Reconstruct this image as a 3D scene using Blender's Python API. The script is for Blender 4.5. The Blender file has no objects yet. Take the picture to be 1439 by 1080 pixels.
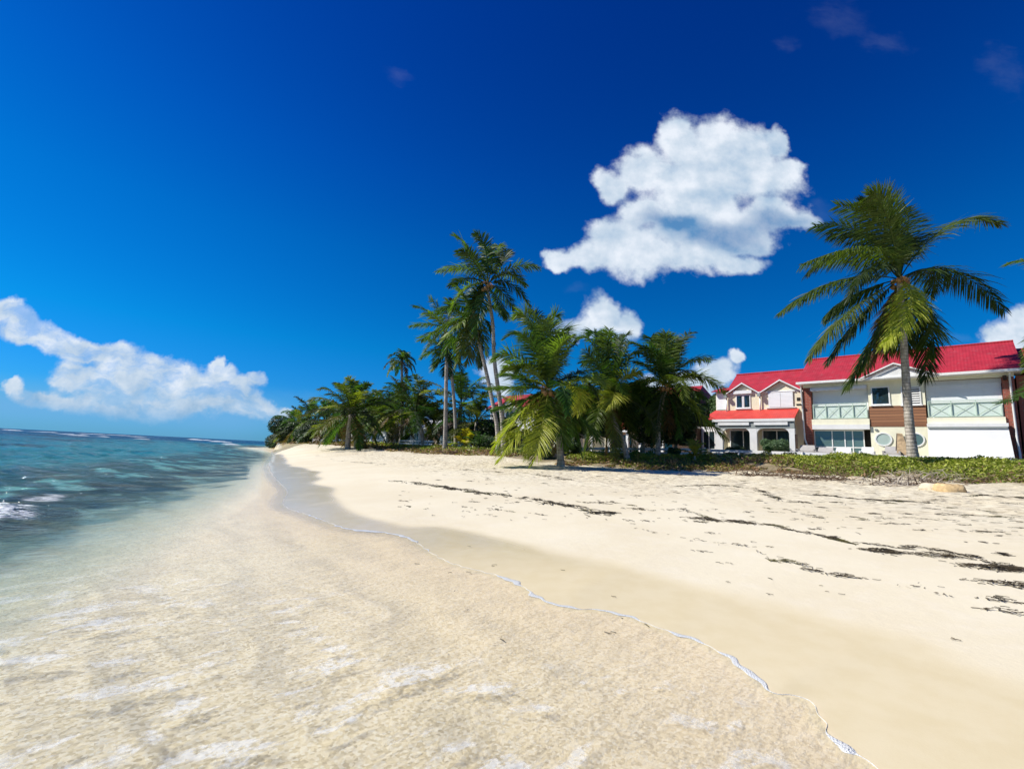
import bpy, math, random
import numpy as np
from mathutils import Vector, Matrix
R = math.radians
SC = bpy.context.scene
COL = SC.collection

# ------------------------------------------------------------------ camera
FPX, CX, CY, CAMH = 640.0, 719.5, 540.0, 1.5
ROLL, PITCH = R(2.8624), R(8.5968)
cam = bpy.data.cameras.new('camera')
cam.sensor_fit = 'HORIZONTAL'; cam.sensor_width = 36.0
cam.lens = 36.0 * FPX / 1439.0
cam.clip_start = 0.05; cam.clip_end = 20000
camo = bpy.data.objects.new('camera', cam); COL.objects.link(camo)
camo.matrix_world = (Matrix.Translation((0, 0, CAMH)) @ Matrix.Rotation(R(90) + PITCH, 4, 'X')
                     @ Matrix.Rotation(ROLL, 4, 'Z'))
SC.camera = camo

# ------------------------------------------------------------------ light
SUN = Vector((-1.0, 0.07, 0.0)); SUN.normalize()
SUN_EL = R(43)
SUN = Vector((SUN.x * math.cos(SUN_EL), SUN.y * math.cos(SUN_EL), math.sin(SUN_EL)))
sl = bpy.data.lights.new('sun', 'SUN'); sl.energy = 5.0; sl.angle = R(0.5); sl.color = (1.0, 0.955, 0.88)
so = bpy.data.objects.new('sun', sl); COL.objects.link(so)
so.rotation_euler = SUN.to_track_quat('Z', 'Y').to_euler()
SC.view_settings.view_transform = 'Standard'
SC.view_settings.look = 'None'
SC.view_settings.exposure = 0.22
SC.view_settings.gamma = 1.0
SKY_STRENGTH = 0.1

# ray through a place of the photograph, measured with the camera above
def ray(px, py):
    x = (px - CX) / FPX; y = -(py - CY) / FPX
    c, s = math.cos(ROLL), math.sin(ROLL)
    xr = x * c - y * s; yr = x * s + y * c
    cp, sp = math.cos(PITCH), math.sin(PITCH)
    return (xr, cp - yr * sp, sp + yr * cp)
def at(px, py, d):            # measured place at ground distance d ahead
    r = ray(px, py); t = d / r[1]
    return Vector((r[0] * t, d, CAMH + r[2] * t))
def flat(px, py, z=0.0):      # measured place on a level plane
    r = ray(px, py); t = (z - CAMH) / r[2]
    return (r[0] * t, r[1] * t)

# ------------------------------------------------------------------ node helper
class NT:
    def __init__(s, tree):
        s.t = tree; s.n = tree.nodes; s.l = tree.links
    def node(s, typ, ins=None, **kw):
        n = s.n.new(typ)
        for k, v in kw.items(): setattr(n, k, v)
        if ins:
            for k, v in ins.items():
                sock = n.inputs[k]
                if isinstance(v, bpy.types.NodeSocket): s.l.new(v, sock)
                else: sock.default_value = v
        return n
    def math(s, op, a, b=0.0, c=0.0, clamp=False):
        n = s.node('ShaderNodeMath', {0: a, 1: b, 2: c}, operation=op); n.use_clamp = clamp
        return n.outputs[0]
    def vm(s, op, a, b=(0, 0, 0), c=(0, 0, 0), out=0):
        return s.node('ShaderNodeVectorMath', {0: a, 1: b, 2: c}, operation=op).outputs[out]
    def step(s, v, a, b, lo=0.0, hi=1.0):
        n = s.node('ShaderNodeMapRange', {0: v, 1: a, 2: b, 3: lo, 4: hi}, interpolation_type='SMOOTHSTEP')
        return n.outputs[0]
    def mix(s, f, a, b, mode='MIX'):
        n = s.n.new('ShaderNodeMix'); n.data_type = 'RGBA'; n.blend_type = mode
        for sock, v in ((n.inputs[0], f), (n.inputs[6], a), (n.inputs[7], b)):
            if isinstance(v, bpy.types.NodeSocket): s.l.new(v, sock)
            elif isinstance(v, tuple): sock.default_value = (v[0], v[1], v[2], 1)
            else: sock.default_value = v
        return n.outputs[2]
    def noise(s, vec, scale, detail=3.0, rough=0.5, dist=0.0, out=0):
        n = s.node('ShaderNodeTexNoise', {'Vector': vec, 'Scale': scale, 'Detail': detail, 'Roughness': rough, 'Distortion': dist})
        return n.outputs[out]

# ------------------------------------------------------------------ sky with clouds
W = bpy.data.worlds.new('World'); SC.world = W; W.use_nodes = True
W.node_tree.nodes.clear()
g = NT(W.node_tree)
sky = g.node('ShaderNodeTexSky', sky_type='NISHITA')
sky.sun_disc = False; sky.sun_elevation = SUN_EL
sky.sun_rotation = math.atan2(SUN.x, SUN.y)
sky.air_density = 1.0; sky.dust_density = 0.3; sky.ozone_density = 3.0
tc = g.node('ShaderNodeTexCoord').outputs['Generated']
sep = g.node('ShaderNodeSeparateXYZ', {0: tc})
# deep tropical blue: darken and saturate the upper sky
skyc = g.node('ShaderNodeHueSaturation', {'Saturation': 1.35, 'Value': 1.0, 'Color': sky.outputs[0]}).outputs[0]
elev = g.step(sep.outputs[2], -0.02, 0.80)
tint = g.node('ShaderNodeValToRGB', {0: elev})
cr = tint.color_ramp
cr.elements[0].position = 0.0; cr.elements[0].color = (0.09, 0.43, 0.95, 1)
cr.elements[1].position = 1.0; cr.elements[1].color = (0.006, 0.30, 0.80, 1)
for p_, c_ in ((0.18, (0.015, 0.59, 0.92, 1)), (0.5, (0.004, 0.55, 0.92, 1)), (0.75, (0.004, 0.43, 0.90, 1))):
    e_ = cr.elements.new(p_); e_.color = c_
skyc = g.mix(1.0, skyc, tint.outputs[0], 'MULTIPLY')
yy = g.math('MAXIMUM', sep.outputs[1], 0.02)
pu = g.math('DIVIDE', sep.outputs[0], yy); pv = g.math('DIVIDE', sep.outputs[2], yy)
P0 = g.node('ShaderNodeCombineXYZ', {0: pu, 1: pv, 2: 0.0}).outputs[0]
# domain warp so the outlines billow
wrp = g.vm('SUBTRACT', g.noise(P0, 6.0, 5.0, 0.6, out=1), (0.5, 0.5, 0.5))
PW = g.vm('MULTIPLY_ADD', wrp, (0.125, 0.11, 0.0), P0)
def field(blobs, k=0.5):
    cur = None
    for (x, y, rx, ry) in blobs:
        r0 = ray(x, y); u0, v0 = r0[0] / r0[1], r0[2] / r0[1]
        r1 = ray(x + 5, y); r2 = ray(x, y - 5)
        su = math.hypot(r1[0] / r1[1] - u0, r1[2] / r1[1] - v0) / 5 * rx
        sv = math.hypot(r2[0] / r2[1] - u0, r2[2] / r2[1] - v0) / 5 * ry
        d = g.vm('LENGTH', g.vm('MULTIPLY_ADD', PW, (1 / su, 1 / sv, 0), (-u0 / su, -v0 / sv, 0)), out=1)
        cur = d if cur is None else g.math('SMOOTH_MIN', cur, d, k)
    return cur
MAIN = [(955,192,38,44),(1012,205,46,44),(1062,222,46,48),(1096,200,16,26),(985,250,85,55),(1065,255,66,36),(1112,240,24,22),
        (905,240,46,34),(862,258,32,26),(985,285,70,40),(1010,318,95,34),(1090,306,55,16),(1116,312,36,13),(862,340,42,38),(905,352,56,36),
        (785,362,20,18),(806,358,26,18),(950,305,40,20),(1050,338,55,20),(1000,335,50,24),(1085,300,40,24),(905,300,38,26),(960,325,60,30),(1025,322,60,30),(1095,313,40,14),(880,325,34,22),(828,355,36,28),(975,358,70,30),(1040,372,42,20),
        (845,438,30,34),(880,455,26,22),(835,462,60,20),
        (700,530,30,26),(1008,528,30,26),(1030,500,14,13),(955,545,60,25),(1415,475,42,30),(1445,455,40,34),(1290,500,60,14)]
BANK = [(8,448,26,24),(36,464,30,18),(58,478,60,20),(130,492,80,20),(200,512,75,24),(262,528,50,20),(306,508,11,14),(320,522,22,16),(366,528,15,12),(345,545,26,22),
        (100,528,26,22),(150,530,70,26),(15,548,24,12),(70,562,60,14),(170,565,90,30),(270,562,80,26),(350,572,60,18),(405,570,16,10),(165,532,80,26),(250,545,80,26),(320,560,60,20)]
WISP = [(1180,35,60,30),(1410,105,45,35),(1105,65,22,12),(552,112,20,16),(815,404,28,10),(1345,470,26,10),(420,545,36,6),(1240,60,50,18),(1150,300,30,18)]
GREY = [(1010,328,95,26),(1090,316,60,20),(940,310,50,18),(835,405,30,14),(1300,500,80,20),(850,472,60,12)]
fine = g.noise(P0, 22.0, 7.0, 0.6)
fmid = g.noise(P0, 9.0, 5.0, 0.55)
fd = g.math('MULTIPLY_ADD', fine, 0.66, -0.33)
fm = g.math('MULTIPLY_ADD', fmid, 0.7, -0.35)
rough_ = g.math('ADD', fd, fm)
mainf = g.math('ADD', field(MAIN), rough_)
bankf = g.math('ADD', field(BANK, 0.5), rough_)
wispf = g.math('ADD', field(WISP), g.math('MULTIPLY', rough_, 1.6))
am = g.math('MULTIPLY', g.step(mainf, 1.08, 0.60), 0.97)
ab = g.step(bankf, 1.06, 0.60)
wispf = g.math('ADD', wispf, g.math('MULTIPLY_ADD', g.noise(g.vm('MULTIPLY', PW, (0.5, 2.0, 1.0)), 14.0, 6.0, 0.65), 1.6, -0.7))
aw = g.math('MULTIPLY', g.step(wispf, 1.2, -0.2), 0.035)
# pale veil low over the sea
veil = g.math('MULTIPLY', g.step(pv, 0.13, 0.05), g.step(pu, -0.34, -0.62))
veil = g.math('MULTIPLY', veil, g.step(pv, 0.0, 0.05, 0.55, 0.85))
skyc = g.mix(veil, skyc, tuple(c / SKY_STRENGTH for c in (0.14, 0.38, 0.68)))
ab = g.math('MULTIPLY', ab, g.step(pv, 0.015, 0.075, 0.25, 0.95))
ab = g.math('MULTIPLY', ab, g.step(g.noise(g.vm('MULTIPLY', PW, (1.0, 2.2, 1.0)), 8.0, 6.0, 0.6), 0.62, 0.42, 0.45, 1.0))
alpha = g.math('MAXIMUM', g.math('MAXIMUM', am, ab), aw)
front = g.step(sep.outputs[1], 0.02, 0.12)
alpha = g.math('MULTIPLY', alpha, front)
# relief of the billows: thickness towards the sun against thickness here
Ps = g.vm('ADD', P0, (-0.022, 0.026, 0.0))
relief = g.math('SUBTRACT', g.noise(P0, 9.0, 6.0, 0.58), g.noise(Ps, 9.0, 6.0, 0.58))
edge = g.step(g.math('MINIMUM', mainf, bankf), 0.25, 1.0)
greyf = g.step(g.math('ADD', field(GREY, 0.4), fm), 1.25, 0.2)
am_soft = g.math('MULTIPLY_ADD', greyf, -0.30, 1.0)
lum = g.math('ADD', g.math('MULTIPLY', relief, -1.5), 0.80)
lum = g.math('SUBTRACT', lum, g.math('MULTIPLY', greyf, 0.55))
lum = g.math('MULTIPLY_ADD', g.step(pv, 0.02, 0.22, -0.22, 0.0), 1.0, lum)
lum = g.math('SUBTRACT', lum, g.math('MULTIPLY', g.step(g.noise(g.vm('MULTIPLY', P0, (1.0, 1.8, 1.0)), 5.5, 3.0, 0.5), 0.45, 0.72), 0.30))
lum = g.math('MULTIPLY', lum, 1.0, clamp=True)
cramp = g.node('ShaderNodeValToRGB', {0: lum}); cr = cramp.color_ramp
cr.elements[0].position = 0.0; cr.elements[0].color = (0.12, 0.30, 0.52, 1)
cr.elements[1].position = 1.0; cr.elements[1].color = (0.74, 0.79, 0.86, 1)
for p_, c_ in ((0.35, (0.36, 0.49, 0.64, 1)), (0.7, (0.55, 0.64, 0.74, 1))):
    e_ = cr.elements.new(p_); e_.color = c_
cloudc = g.vm('SCALE', cramp.outputs[0]); cloudc.node.inputs[3].default_value = 1.0 / SKY_STRENGTH
final = g.mix(g.math('MULTIPLY', alpha, am_soft), skyc, cloudc)
bg = g.node('ShaderNodeBackground', {'Color': final, 'Strength': SKY_STRENGTH})
g.l.new(bg.outputs[0], g.node('ShaderNodeOutputWorld').inputs[0])
W.cycles.sampling_method = 'MANUAL'; W.cycles.sample_map_resolution = 512

# ------------------------------------------------------------------ object helpers
def tag(o, label=None, cat=None, group=None, kind=None):
    if label: o['label'] = label
    if cat: o['category'] = cat
    if group: o['group'] = group
    if kind: o['kind'] = kind
    return o
def empty(name, loc, rz=0.0, label=None, cat=None, group=None):
    o = bpy.data.objects.new(name, None); COL.objects.link(o)
    o.location = loc; o.rotation_euler = (0, 0, rz); o.empty_display_size = 0.3
    return tag(o, label, cat, group)
def meshobj(name, verts, faces, mat, parent=None, smooth=False, loc=None):
    me = bpy.data.meshes.new(name)
    me.from_pydata([tuple(v) for v in verts], [], [tuple(f) for f in faces]); me.update()
    if mat: me.materials.append(mat)
    if smooth:
        me.polygons.foreach_set('use_smooth', [True] * len(me.polygons))
    o = bpy.data.objects.new(name, me); COL.objects.link(o)
    if parent: o.parent = parent
    if loc is not None: o.location = loc
    return o
class MB:
    def __init__(s, base=(0, 0, 0)): s.v = []; s.f = []; s.b = Vector(base)
    def add(s, vs, fs):
        k = len(s.v); s.v += [Vector(v) - s.b for v in vs]; s.f += [tuple(i + k for i in f) for f in fs]
    def box(s, x0, x1, y0, y1, z0, z1):
        s.add([(x0,y0,z0),(x1,y0,z0),(x1,y1,z0),(x0,y1,z0),(x0,y0,z1),(x1,y0,z1),(x1,y1,z1),(x0,y1,z1)],
              [(0,3,2,1),(4,5,6,7),(0,1,5,4),(1,2,6,5),(2,3,7,6),(3,0,4,7)])
        return s
    def prism(s, poly, y0, y1):      # polygon in x,z extruded along y
        n = len(poly)
        s.add([(x, y0, z) for x, z in poly] + [(x, y1, z) for x, z in poly],
              [tuple(range(n)), tuple(range(2 * n - 1, n - 1, -1))] + [(i, i + n, (i + 1) % n + n, (i + 1) % n) for i in range(n)])
        return s
    def slab(s, quad, th):           # thick sheet from 4 corner points
        q = [Vector(p) for p in quad]; nn = (q[1] - q[0]).cross(q[3] - q[0]).normalized() * th
        s.add(q + [p - nn for p in q], [(0,1,2,3),(7,6,5,4),(0,4,5,1),(1,5,6,2),(2,6,7,3),(3,7,4,0)])
        return s
    def tube(s, pts, rad, n=6, cap=True):
        pts = [Vector(p) for p in pts]
        if not isinstance(rad, (list, tuple)): rad = [rad] * len(pts)
        vs = []; fs = []
        ref = Vector((0.13, 0.21, 1)).normalized()
        for i, p in enumerate(pts):
            t = (pts[min(i + 1, len(pts) - 1)] - pts[max(i - 1, 0)]).normalized()
            a = t.cross(ref)
            if a.length < 0.12: a = t.cross(Vector((1, 0, 0.1)))
            a.normalize(); b = t.cross(a)
            for k in range(n):
                an = 2 * math.pi * k / n
                vs.append(p + (a * math.cos(an) + b * math.sin(an)) * rad[i])
        for i in range(len(pts) - 1):
            for k in range(n):
                k2 = (k + 1) % n
                fs.append((i * n + k, i * n + k2, (i + 1) * n + k2, (i + 1) * n + k))
        if cap:
            fs.append(tuple(range(n - 1, -1, -1))); m = (len(pts) - 1) * n; fs.append(tuple(range(m, m + n)))
        s.add(vs, fs); return s
    def build(s, name, mat, parent=None, smooth=False):
        return meshobj(name, s.v, s.f, mat, parent, smooth)

# ------------------------------------------------------------------ materials
def pmat(name, col, rough=0.7, var=0.12, vscale=3.0, bump=0.0, bscale=40.0, spec=0.4, wave=None, dirt=None):
    m = bpy.data.materials.new(name); m.use_nodes = True
    q = NT(m.node_tree); b = q.n['Principled BSDF']
    co = q.node('ShaderNodeTexCoord').outputs['Object']
    n1 = q.noise(co, vscale, 5.0, 0.6)
    lo = tuple(c * (1 - var) for c in col); hi = tuple(min(1, c * (1 + var)) for c in col)
    c = q.mix(q.step(n1, 0.3, 0.7), lo, hi)
    if dirt:
        n2 = q.noise(q.vm('MULTIPLY', co, (2.5, 2.5, 0.5)), 1.3, 6.0, 0.65)
        c = q.mix(q.math('MULTIPLY', q.step(n2, 0.5, 0.75), dirt[1]), c, dirt[0])
    q.l.new(c, b.inputs['Base Color'])
    b.inputs['Roughness'].default_value = rough
    b.inputs['Specular IOR Level'].default_value = spec
    h = None
    if bump: h = q.math('MULTIPLY', q.noise(co, bscale, 4.0), bump)
    if wave:
        w = q.node('ShaderNodeTexWave', {'Vector': co, 'Scale': wave[0], 'Distortion': wave[2] if len(wave) > 2 else 0.0}, wave_type='BANDS', bands_direction=wave[1]).outputs['Fac']
        w = q.math('MULTIPLY', w, wave[3] if len(wave) > 3 else 0.01)
        h = w if h is None else q.math('ADD', h, w)
    if h is not None:
        bp = q.node('ShaderNodeBump', {'Height': h, 'Strength': 1.0, 'Distance': 1.0})
        q.l.new(bp.outputs[0], b.inputs['Normal'])
    return m
M = {}
M['cream'] = pmat('cream_stucco', (0.82, 0.75, 0.54), 0.85, 0.05, 1.0, 0.002, 60, dirt=((0.55, 0.48, 0.34), 0.35))
M['cream2'] = pmat('pale_cream_stucco', (0.84, 0.81, 0.62), 0.85, 0.05, 1.0, 0.002, 60, dirt=((0.6, 0.55, 0.42), 0.3))
M['white'] = pmat('white_paint', (0.80, 0.80, 0.78), 0.5, 0.05, 2.0, 0.001, 30, dirt=((0.62, 0.60, 0.54), 0.3))
M['shutter'] = pmat('white_shutter', (0.80, 0.82, 0.82), 0.5, 0.03, 1.0, wave=(3.2, 'Z', 0.0, 0.006), dirt=((0.66, 0.66, 0.62), 0.25))
M['fabricw'] = pmat('white_canvas', (0.80, 0.80, 0.79), 0.9, 0.04, 1.2, 0.003, 8)
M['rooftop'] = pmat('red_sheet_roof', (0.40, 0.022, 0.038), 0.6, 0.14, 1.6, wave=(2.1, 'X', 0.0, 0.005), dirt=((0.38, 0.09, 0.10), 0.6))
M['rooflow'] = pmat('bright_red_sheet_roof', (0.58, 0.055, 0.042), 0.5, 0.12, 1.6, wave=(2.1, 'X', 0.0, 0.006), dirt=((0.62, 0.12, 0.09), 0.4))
M['greenrail'] = pmat('pale_green_rail', (0.50, 0.62, 0.52), 0.5, 0.05)
M['glasspanel'] = pmat('pale_green_panel', (0.66, 0.76, 0.68), 0.25, 0.04, 1.0)
M['greyframe'] = pmat('grey_frame', (0.30, 0.33, 0.32), 0.5, 0.05)
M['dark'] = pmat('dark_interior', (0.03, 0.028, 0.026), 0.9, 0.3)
M['darkwood'] = pmat('dark_brown_wood', (0.06, 0.035, 0.022), 0.8, 0.3, 6)
M['board'] = pmat('weathered_board', (0.36, 0.26, 0.15), 0.8, 0.3, 5, dirt=((0.15, 0.10, 0.06), 0.6))
M['grey'] = pmat('grey_cover', (0.42, 0.40, 0.38), 0.85, 0.1, 3, 0.01, 6)
M['teal'] = pmat('teal_paint', (0.02, 0.20, 0.19), 0.6, 0.15, 3)
M['blueroof'] = pmat('blue_grey_roof', (0.22, 0.42, 0.56), 0.5, 0.1, 3)
M['greywall'] = pmat('grey_white_wall', (0.60, 0.62, 0.62), 0.8, 0.1, 2)
M['rock'] = pmat('ochre_rock', (0.62, 0.44, 0.22), 0.85, 0.25, 5, 0.03, 9, dirt=((0.30, 0.19, 0.08), 0.6))
M['rock2'] = pmat('pale_rock', (0.66, 0.56, 0.40), 0.85, 0.15, 5, 0.03, 9)
M['drift'] = pmat('bleached_wood', (0.42, 0.36, 0.28), 0.85, 0.35, 6)
M['twig'] = pmat('brown_twig', (0.16, 0.105, 0.065), 0.9, 0.4, 6)
M['coconut'] = pmat('coconut_husk', (0.30, 0.16, 0.05), 0.6, 0.3, 9)
M['stalk'] = pmat('flower_stalk', (0.50, 0.26, 0.08), 0.7, 0.3, 9)
M['kelp'] = pmat('brown_seaweed', (0.055, 0.040, 0.018), 0.7, 0.5, 8)
M['kelpg'] = pmat('olive_seaweed', (0.085, 0.075, 0.02), 0.6, 0.5, 8)
M['earth'] = pmat('grey_sand_earth', (0.4, 0.34, 0.25), 0.9, 0.2)

def wood_mat():
    m = bpy.data.materials.new('brown_planks'); m.use_nodes = True
    q = NT(m.node_tree); b = q.n['Principled BSDF']
    co = q.node('ShaderNodeTexCoord').outputs['Object']
    z = q.node('ShaderNodeSeparateXYZ', {0: co}).outputs[2]
    pl = q.math('MULTIPLY', z, 5.2)
    fl = q.math('FLOOR', pl); fr = q.math('FRACT', pl)
    rnd = q.node('ShaderNodeTexWhiteNoise', {'W': fl}, noise_dimensions='1D').outputs[0]
    gr = q.noise(q.vm('MULTIPLY', co, (1.5, 1, 26)), 1.6, 5.0, 0.6)
    c = q.mix(q.math('MULTIPLY_ADD', rnd, 0.5, q.math('MULTIPLY', gr, 0.5)), (0.17, 0.062, 0.026), (0.40, 0.19, 0.09))
    gap = q.step(fr, 0.20, 0.08)
    c = q.mix(gap, c, (0.05, 0.02, 0.012))
    q.l.new(c, b.inputs['Base Color']); b.inputs['Roughness'].default_value = 0.65
    return m
M['wood'] = wood_mat()
def brick_mat():
    m = bpy.data.materials.new('red_brick_cladding'); m.use_nodes = True
    q = NT(m.node_tree); b = q.n['Principled BSDF']
    co = q.node('ShaderNodeTexCoord').outputs['Object']
    s = q.node('ShaderNodeSeparateXYZ', {0: co})
    v = q.node('ShaderNodeCombineXYZ', {0: q.math('ADD', s.outputs[0], s.outputs[1]), 1: s.outputs[2], 2: 0.0}).outputs[0]
    br = q.node('ShaderNodeTexBrick', {'Vector': v, 'Color1': (0.36, 0.085, 0.050, 1), 'Color2': (0.25, 0.055, 0.036, 1), 'Mortar': (0.30, 0.20, 0.15, 1),
                'Scale': 1.0, 'Mortar Size': 0.012, 'Brick Width': 0.34, 'Row Height': 0.115, 'Bias': 0.0})
    q.l.new(br.outputs[0], b.inputs['Base Color']); b.inputs['Roughness'].default_value = 0.85
    bp = q.node('ShaderNodeBump', {'Height': br.outputs[1], 'Strength': 0.6, 'Distance': -0.01})
    q.l.new(bp.outputs[0], b.inputs['Normal'])
    return m
M['brick'] = brick_mat()
def glass_mat(name, col, rough=0.06):
    m = bpy.data.materials.new(name); m.use_nodes = True
    q = NT(m.node_tree); b = q.n['Principled BSDF']
    b.inputs['Base Color'].default_value = (*col, 1); b.inputs['Roughness'].default_value = rough
    b.inputs['Specular IOR Level'].default_value = 0.9
    co = q.node('ShaderNodeTexCoord').outputs['Object']
    bp = q.node('ShaderNodeBump', {'Height': q.noise(co, 1.7, 2.0), 'Strength': 0.5, 'Distance': 0.05})
    q.l.new(bp.outputs[0], b.inputs['Normal'])
    return m
M['glass'] = glass_mat('dark_window_glass', (0.02, 0.035, 0.04))
M['glassg'] = glass_mat('green_grey_glass', (0.10, 0.16, 0.15), 0.12)
M['frost'] = glass_mat('frosted_green_glass', (0.42, 0.52, 0.46), 0.35)

def leaf_mat(name, rough=0.50, transl=0.38, attr=False):
    m = bpy.data.materials.new(name); m.use_nodes = True
    q = NT(m.node_tree); b = q.n['Principled BSDF']; out = q.n['Material Output']
    if attr: oc = q.node('ShaderNodeAttribute', attribute_name='tint').outputs['Color']
    else: oc = q.node('ShaderNodeObjectInfo').outputs['Color']
    co = q.node('ShaderNodeTexCoord').outputs['Object']
    n1 = q.noise(co, 7.0, 2.0)
    c = q.mix(1.0, oc, q.mix(n1, (0.55, 0.6, 0.55), (1.5, 1.42, 1.3)), 'MULTIPLY')
    q.l.new(c, b.inputs['Base Color']); b.inputs['Roughness'].default_value = rough
    b.inputs['Specular IOR Level'].default_value = 0.3
    tr = q.node('ShaderNodeBsdfTranslucent', {'Color': q.mix(1.0, c, (1.5, 1.9, 0.6), 'MULTIPLY')})
    mx = q.node('ShaderNodeMixShader', {0: transl, 1: b.outputs[0], 2: tr.outputs[0]})
    q.l.new(mx.outputs[0], out.inputs[0])
    return m
M['frond'] = leaf_mat('palm_leaflets')
M['leaf'] = leaf_mat('broad_leaves', 0.45, 0.2, True)
def trunk_mat():
    m = bpy.data.materials.new('palm_bark'); m.use_nodes = True
    q = NT(m.node_tree); b = q.n['Principled BSDF']
    co = q.node('ShaderNodeTexCoord').outputs['Object']
    z = q.node('ShaderNodeSeparateXYZ', {0: co}).outputs[2]
    nz = q.noise(co, 2.2, 4.0, 0.6)
    ring = q.math('FRACT', q.math('MULTIPLY_ADD', nz, 0.7, q.math('MULTIPLY', z, 5.5)))
    rg = q.step(ring, 0.28, 0.05)
    c = q.mix(q.step(q.noise(q.vm('MULTIPLY', co, (1, 1, 0.4)), 6.0, 5.0, 0.65), 0.3, 0.7), (0.24, 0.21, 0.165), (0.55, 0.49, 0.41))
    c = q.mix(q.math('MULTIPLY', rg, 0.6), c, (0.10, 0.08, 0.06))
    q.l.new(c, b.inputs['Base Color']); b.inputs['Roughness'].default_value = 0.85
    bp = q.node('ShaderNodeBump', {'Height': q.math('ADD', rg, q.noise(co, 25.0, 4.0)), 'Strength': 0.7, 'Distance': -0.02})
    q.l.new(bp.outputs[0], b.inputs['Normal'])
    return m
M['trunk'] = trunk_mat()

# ------------------------------------------------------------------ shore lines (world metres)
def catmull(pts, k=8):
    pts = np.array(pts, float); out = []
    for i in range(len(pts) - 1):
        p0 = pts[max(i - 1, 0)]; p1 = pts[i]; p2 = pts[i + 1]; p3 = pts[min(i + 2, len(pts) - 1)]
        for j in range(k):
            t = j / k
            out.append(0.5 * (2 * p1 + (p2 - p0) * t + (2 * p0 - 5 * p1 + 4 * p2 - p3) * t * t + (3 * p1 - p0 - 3 * p2 + p3) * t ** 3))
    out.append(pts[-1]); return np.array(out)
def catmull_lin(pts): return np.array(pts, float)
WL_PX = [(1235,1080),(1190,1052),(1160,1022),(1150,1000),(1136,983),(1090,973),(1060,950),(1020,920),(970,896),(930,884),(890,868),(850,858),(800,853),(760,841),(725,818),
         (690,806),(640,793),(610,779),(575,756),(540,748),(490,743),(460,733),(430,722),(405,714),(398,705),(404,690),(395,680),(384,668),(378,655),(380,646),(384,639)]
WL = [(9, -30), (5.0, -8), (3.1, -1.5), (2.4, 1.0)] + [flat(*p) for p in WL_PX] + [(-44, 88), (-50, 104), (-50, 118), (-40, 140), (40, 290), (800, 2000), (3500, 6000)]
WL = catmull([(14, -60)] + WL, 6)
WET_PX = [(1439,965),(1293,905),(1193,878),(1093,850),(960,818),(840,787),(777,775),(727,760),(627,737),(567,733),(510,720),(477,707),(472,697),(462,686),(447,678),(448,668),(430,660),(405,652),(400,646),(398,640),(396,635)]
WETL = [(30, -60), (9, -8), (6, 0)] + [flat(x, y, 0.12) for x, y in WET_PX] + [(-38, 100), (-36, 118), (-20, 140), (60, 280), (900, 2000), (4000, 6000)]
WETL = catmull(WETL, 5)
# edge of the planted berm: x, y, height, rise behind it
def vp(px, d, z, rise):
    r = ray(px, 600.9 + 0.05 * px); k = d / r[1]
    return (r[0] * k, d, z, rise)
VEG = [(60, -60, 1.3, 1.0), (34, -5, 1.3, 1.0), vp(1560, 15.5, 1.22, 1.05), vp(1430, 18, 1.2, 1.0), vp(1250, 21, 1.2, .96), vp(1139, 23, 1.18, .96), vp(1000, 25, 1.07, .8), vp(900, 25.5, .98, .65),
       vp(800, 26.5, .98, .55), vp(740, 28, 1.12, .5), vp(690, 31, 1.28, .4), vp(600, 37, 1.12, .55), vp(540, 44, 1.2, .35), vp(500, 50, 1.42, .3), vp(450, 66, 1.4, .3), vp(415, 88, 1.35, .4), vp(396, 106, 1.2, .5),
       (-33, 128, 1.1, .5), (60, 300, 1.1, .5), (1000, 2000, 1.1, .5), (5000, 6000, 1.1, .5)]
VEG = catmull(VEG, 4)

AQUA = catmull([(-2, -40), (-3.2, -5), (-3.2, 1.2)] + [flat(*p) for p in [(0,950),(80,890),(170,828),(250,776),(315,730),(358,700),(386,674),(390,654)]] + [(-21, 44), (-33, 66), (-56, 98), (-62, 122), (-58, 160), (0, 320), (700, 2000), (3400, 6000)], 4)
def poly_dist(X, Y, L):
    best = np.full(X.shape, 1e18); pos = np.zeros(X.shape)
    for i in range(len(L) - 1):
        ax, ay = L[i][0], L[i][1]; bx, by = L[i + 1][0], L[i + 1][1]
        dx, dy = bx - ax, by - ay; ll = dx * dx + dy * dy + 1e-12
        t = np.clip(((X - ax) * dx + (Y - ay) * dy) / ll, 0, 1)
        d = (X - ax - t * dx) ** 2 + (Y - ay - t * dy) ** 2
        m = d < best; best = np.where(m, d, best); pos = np.where(m, i + t, pos)
    return np.sqrt(best), pos
def inside(X, Y, L):          # right-hand side of the line, closed far inland
    pts = [tuple(p[:2]) for p in L] + [(9000, 6000), (9000, -5000), (L[0][0], -5000)]
    c = np.zeros(X.shape, bool); n = len(pts)
    for i in range(n):
        (x1, y1), (x2, y2) = pts[i], pts[(i + 1) % n]
        if y1 == y2: continue
        m = ((y1 > Y) != (y2 > Y)) & (X < (x2 - x1) * (Y - y1) / (y2 - y1) + x1)
        c ^= m
    return c
def vnoise(X, Y, s, seed=0):
    x = X / s + seed * 17.3; y = Y / s - seed * 9.1
    xi = np.floor(x); yi = np.floor(y); fx = x - xi; fy = y - yi
    fx = fx * fx * (3 - 2 * fx); fy = fy * fy * (3 - 2 * fy)
    def h(a, b):
        v = np.sin(a * 127.1 + b * 311.7 + seed * 74.7) * 43758.5453
        return v - np.floor(v)
    return (h(xi, yi) * (1 - fx) + h(xi + 1, yi) * fx) * (1 - fy) + (h(xi, yi + 1) * (1 - fx) + h(xi + 1, yi + 1) * fx) * fy - 0.5
def sstep(x, a, b):
    t = np.clip((x - a) / (b - a), 0, 1); return t * t * (3 - 2 * t)
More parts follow.
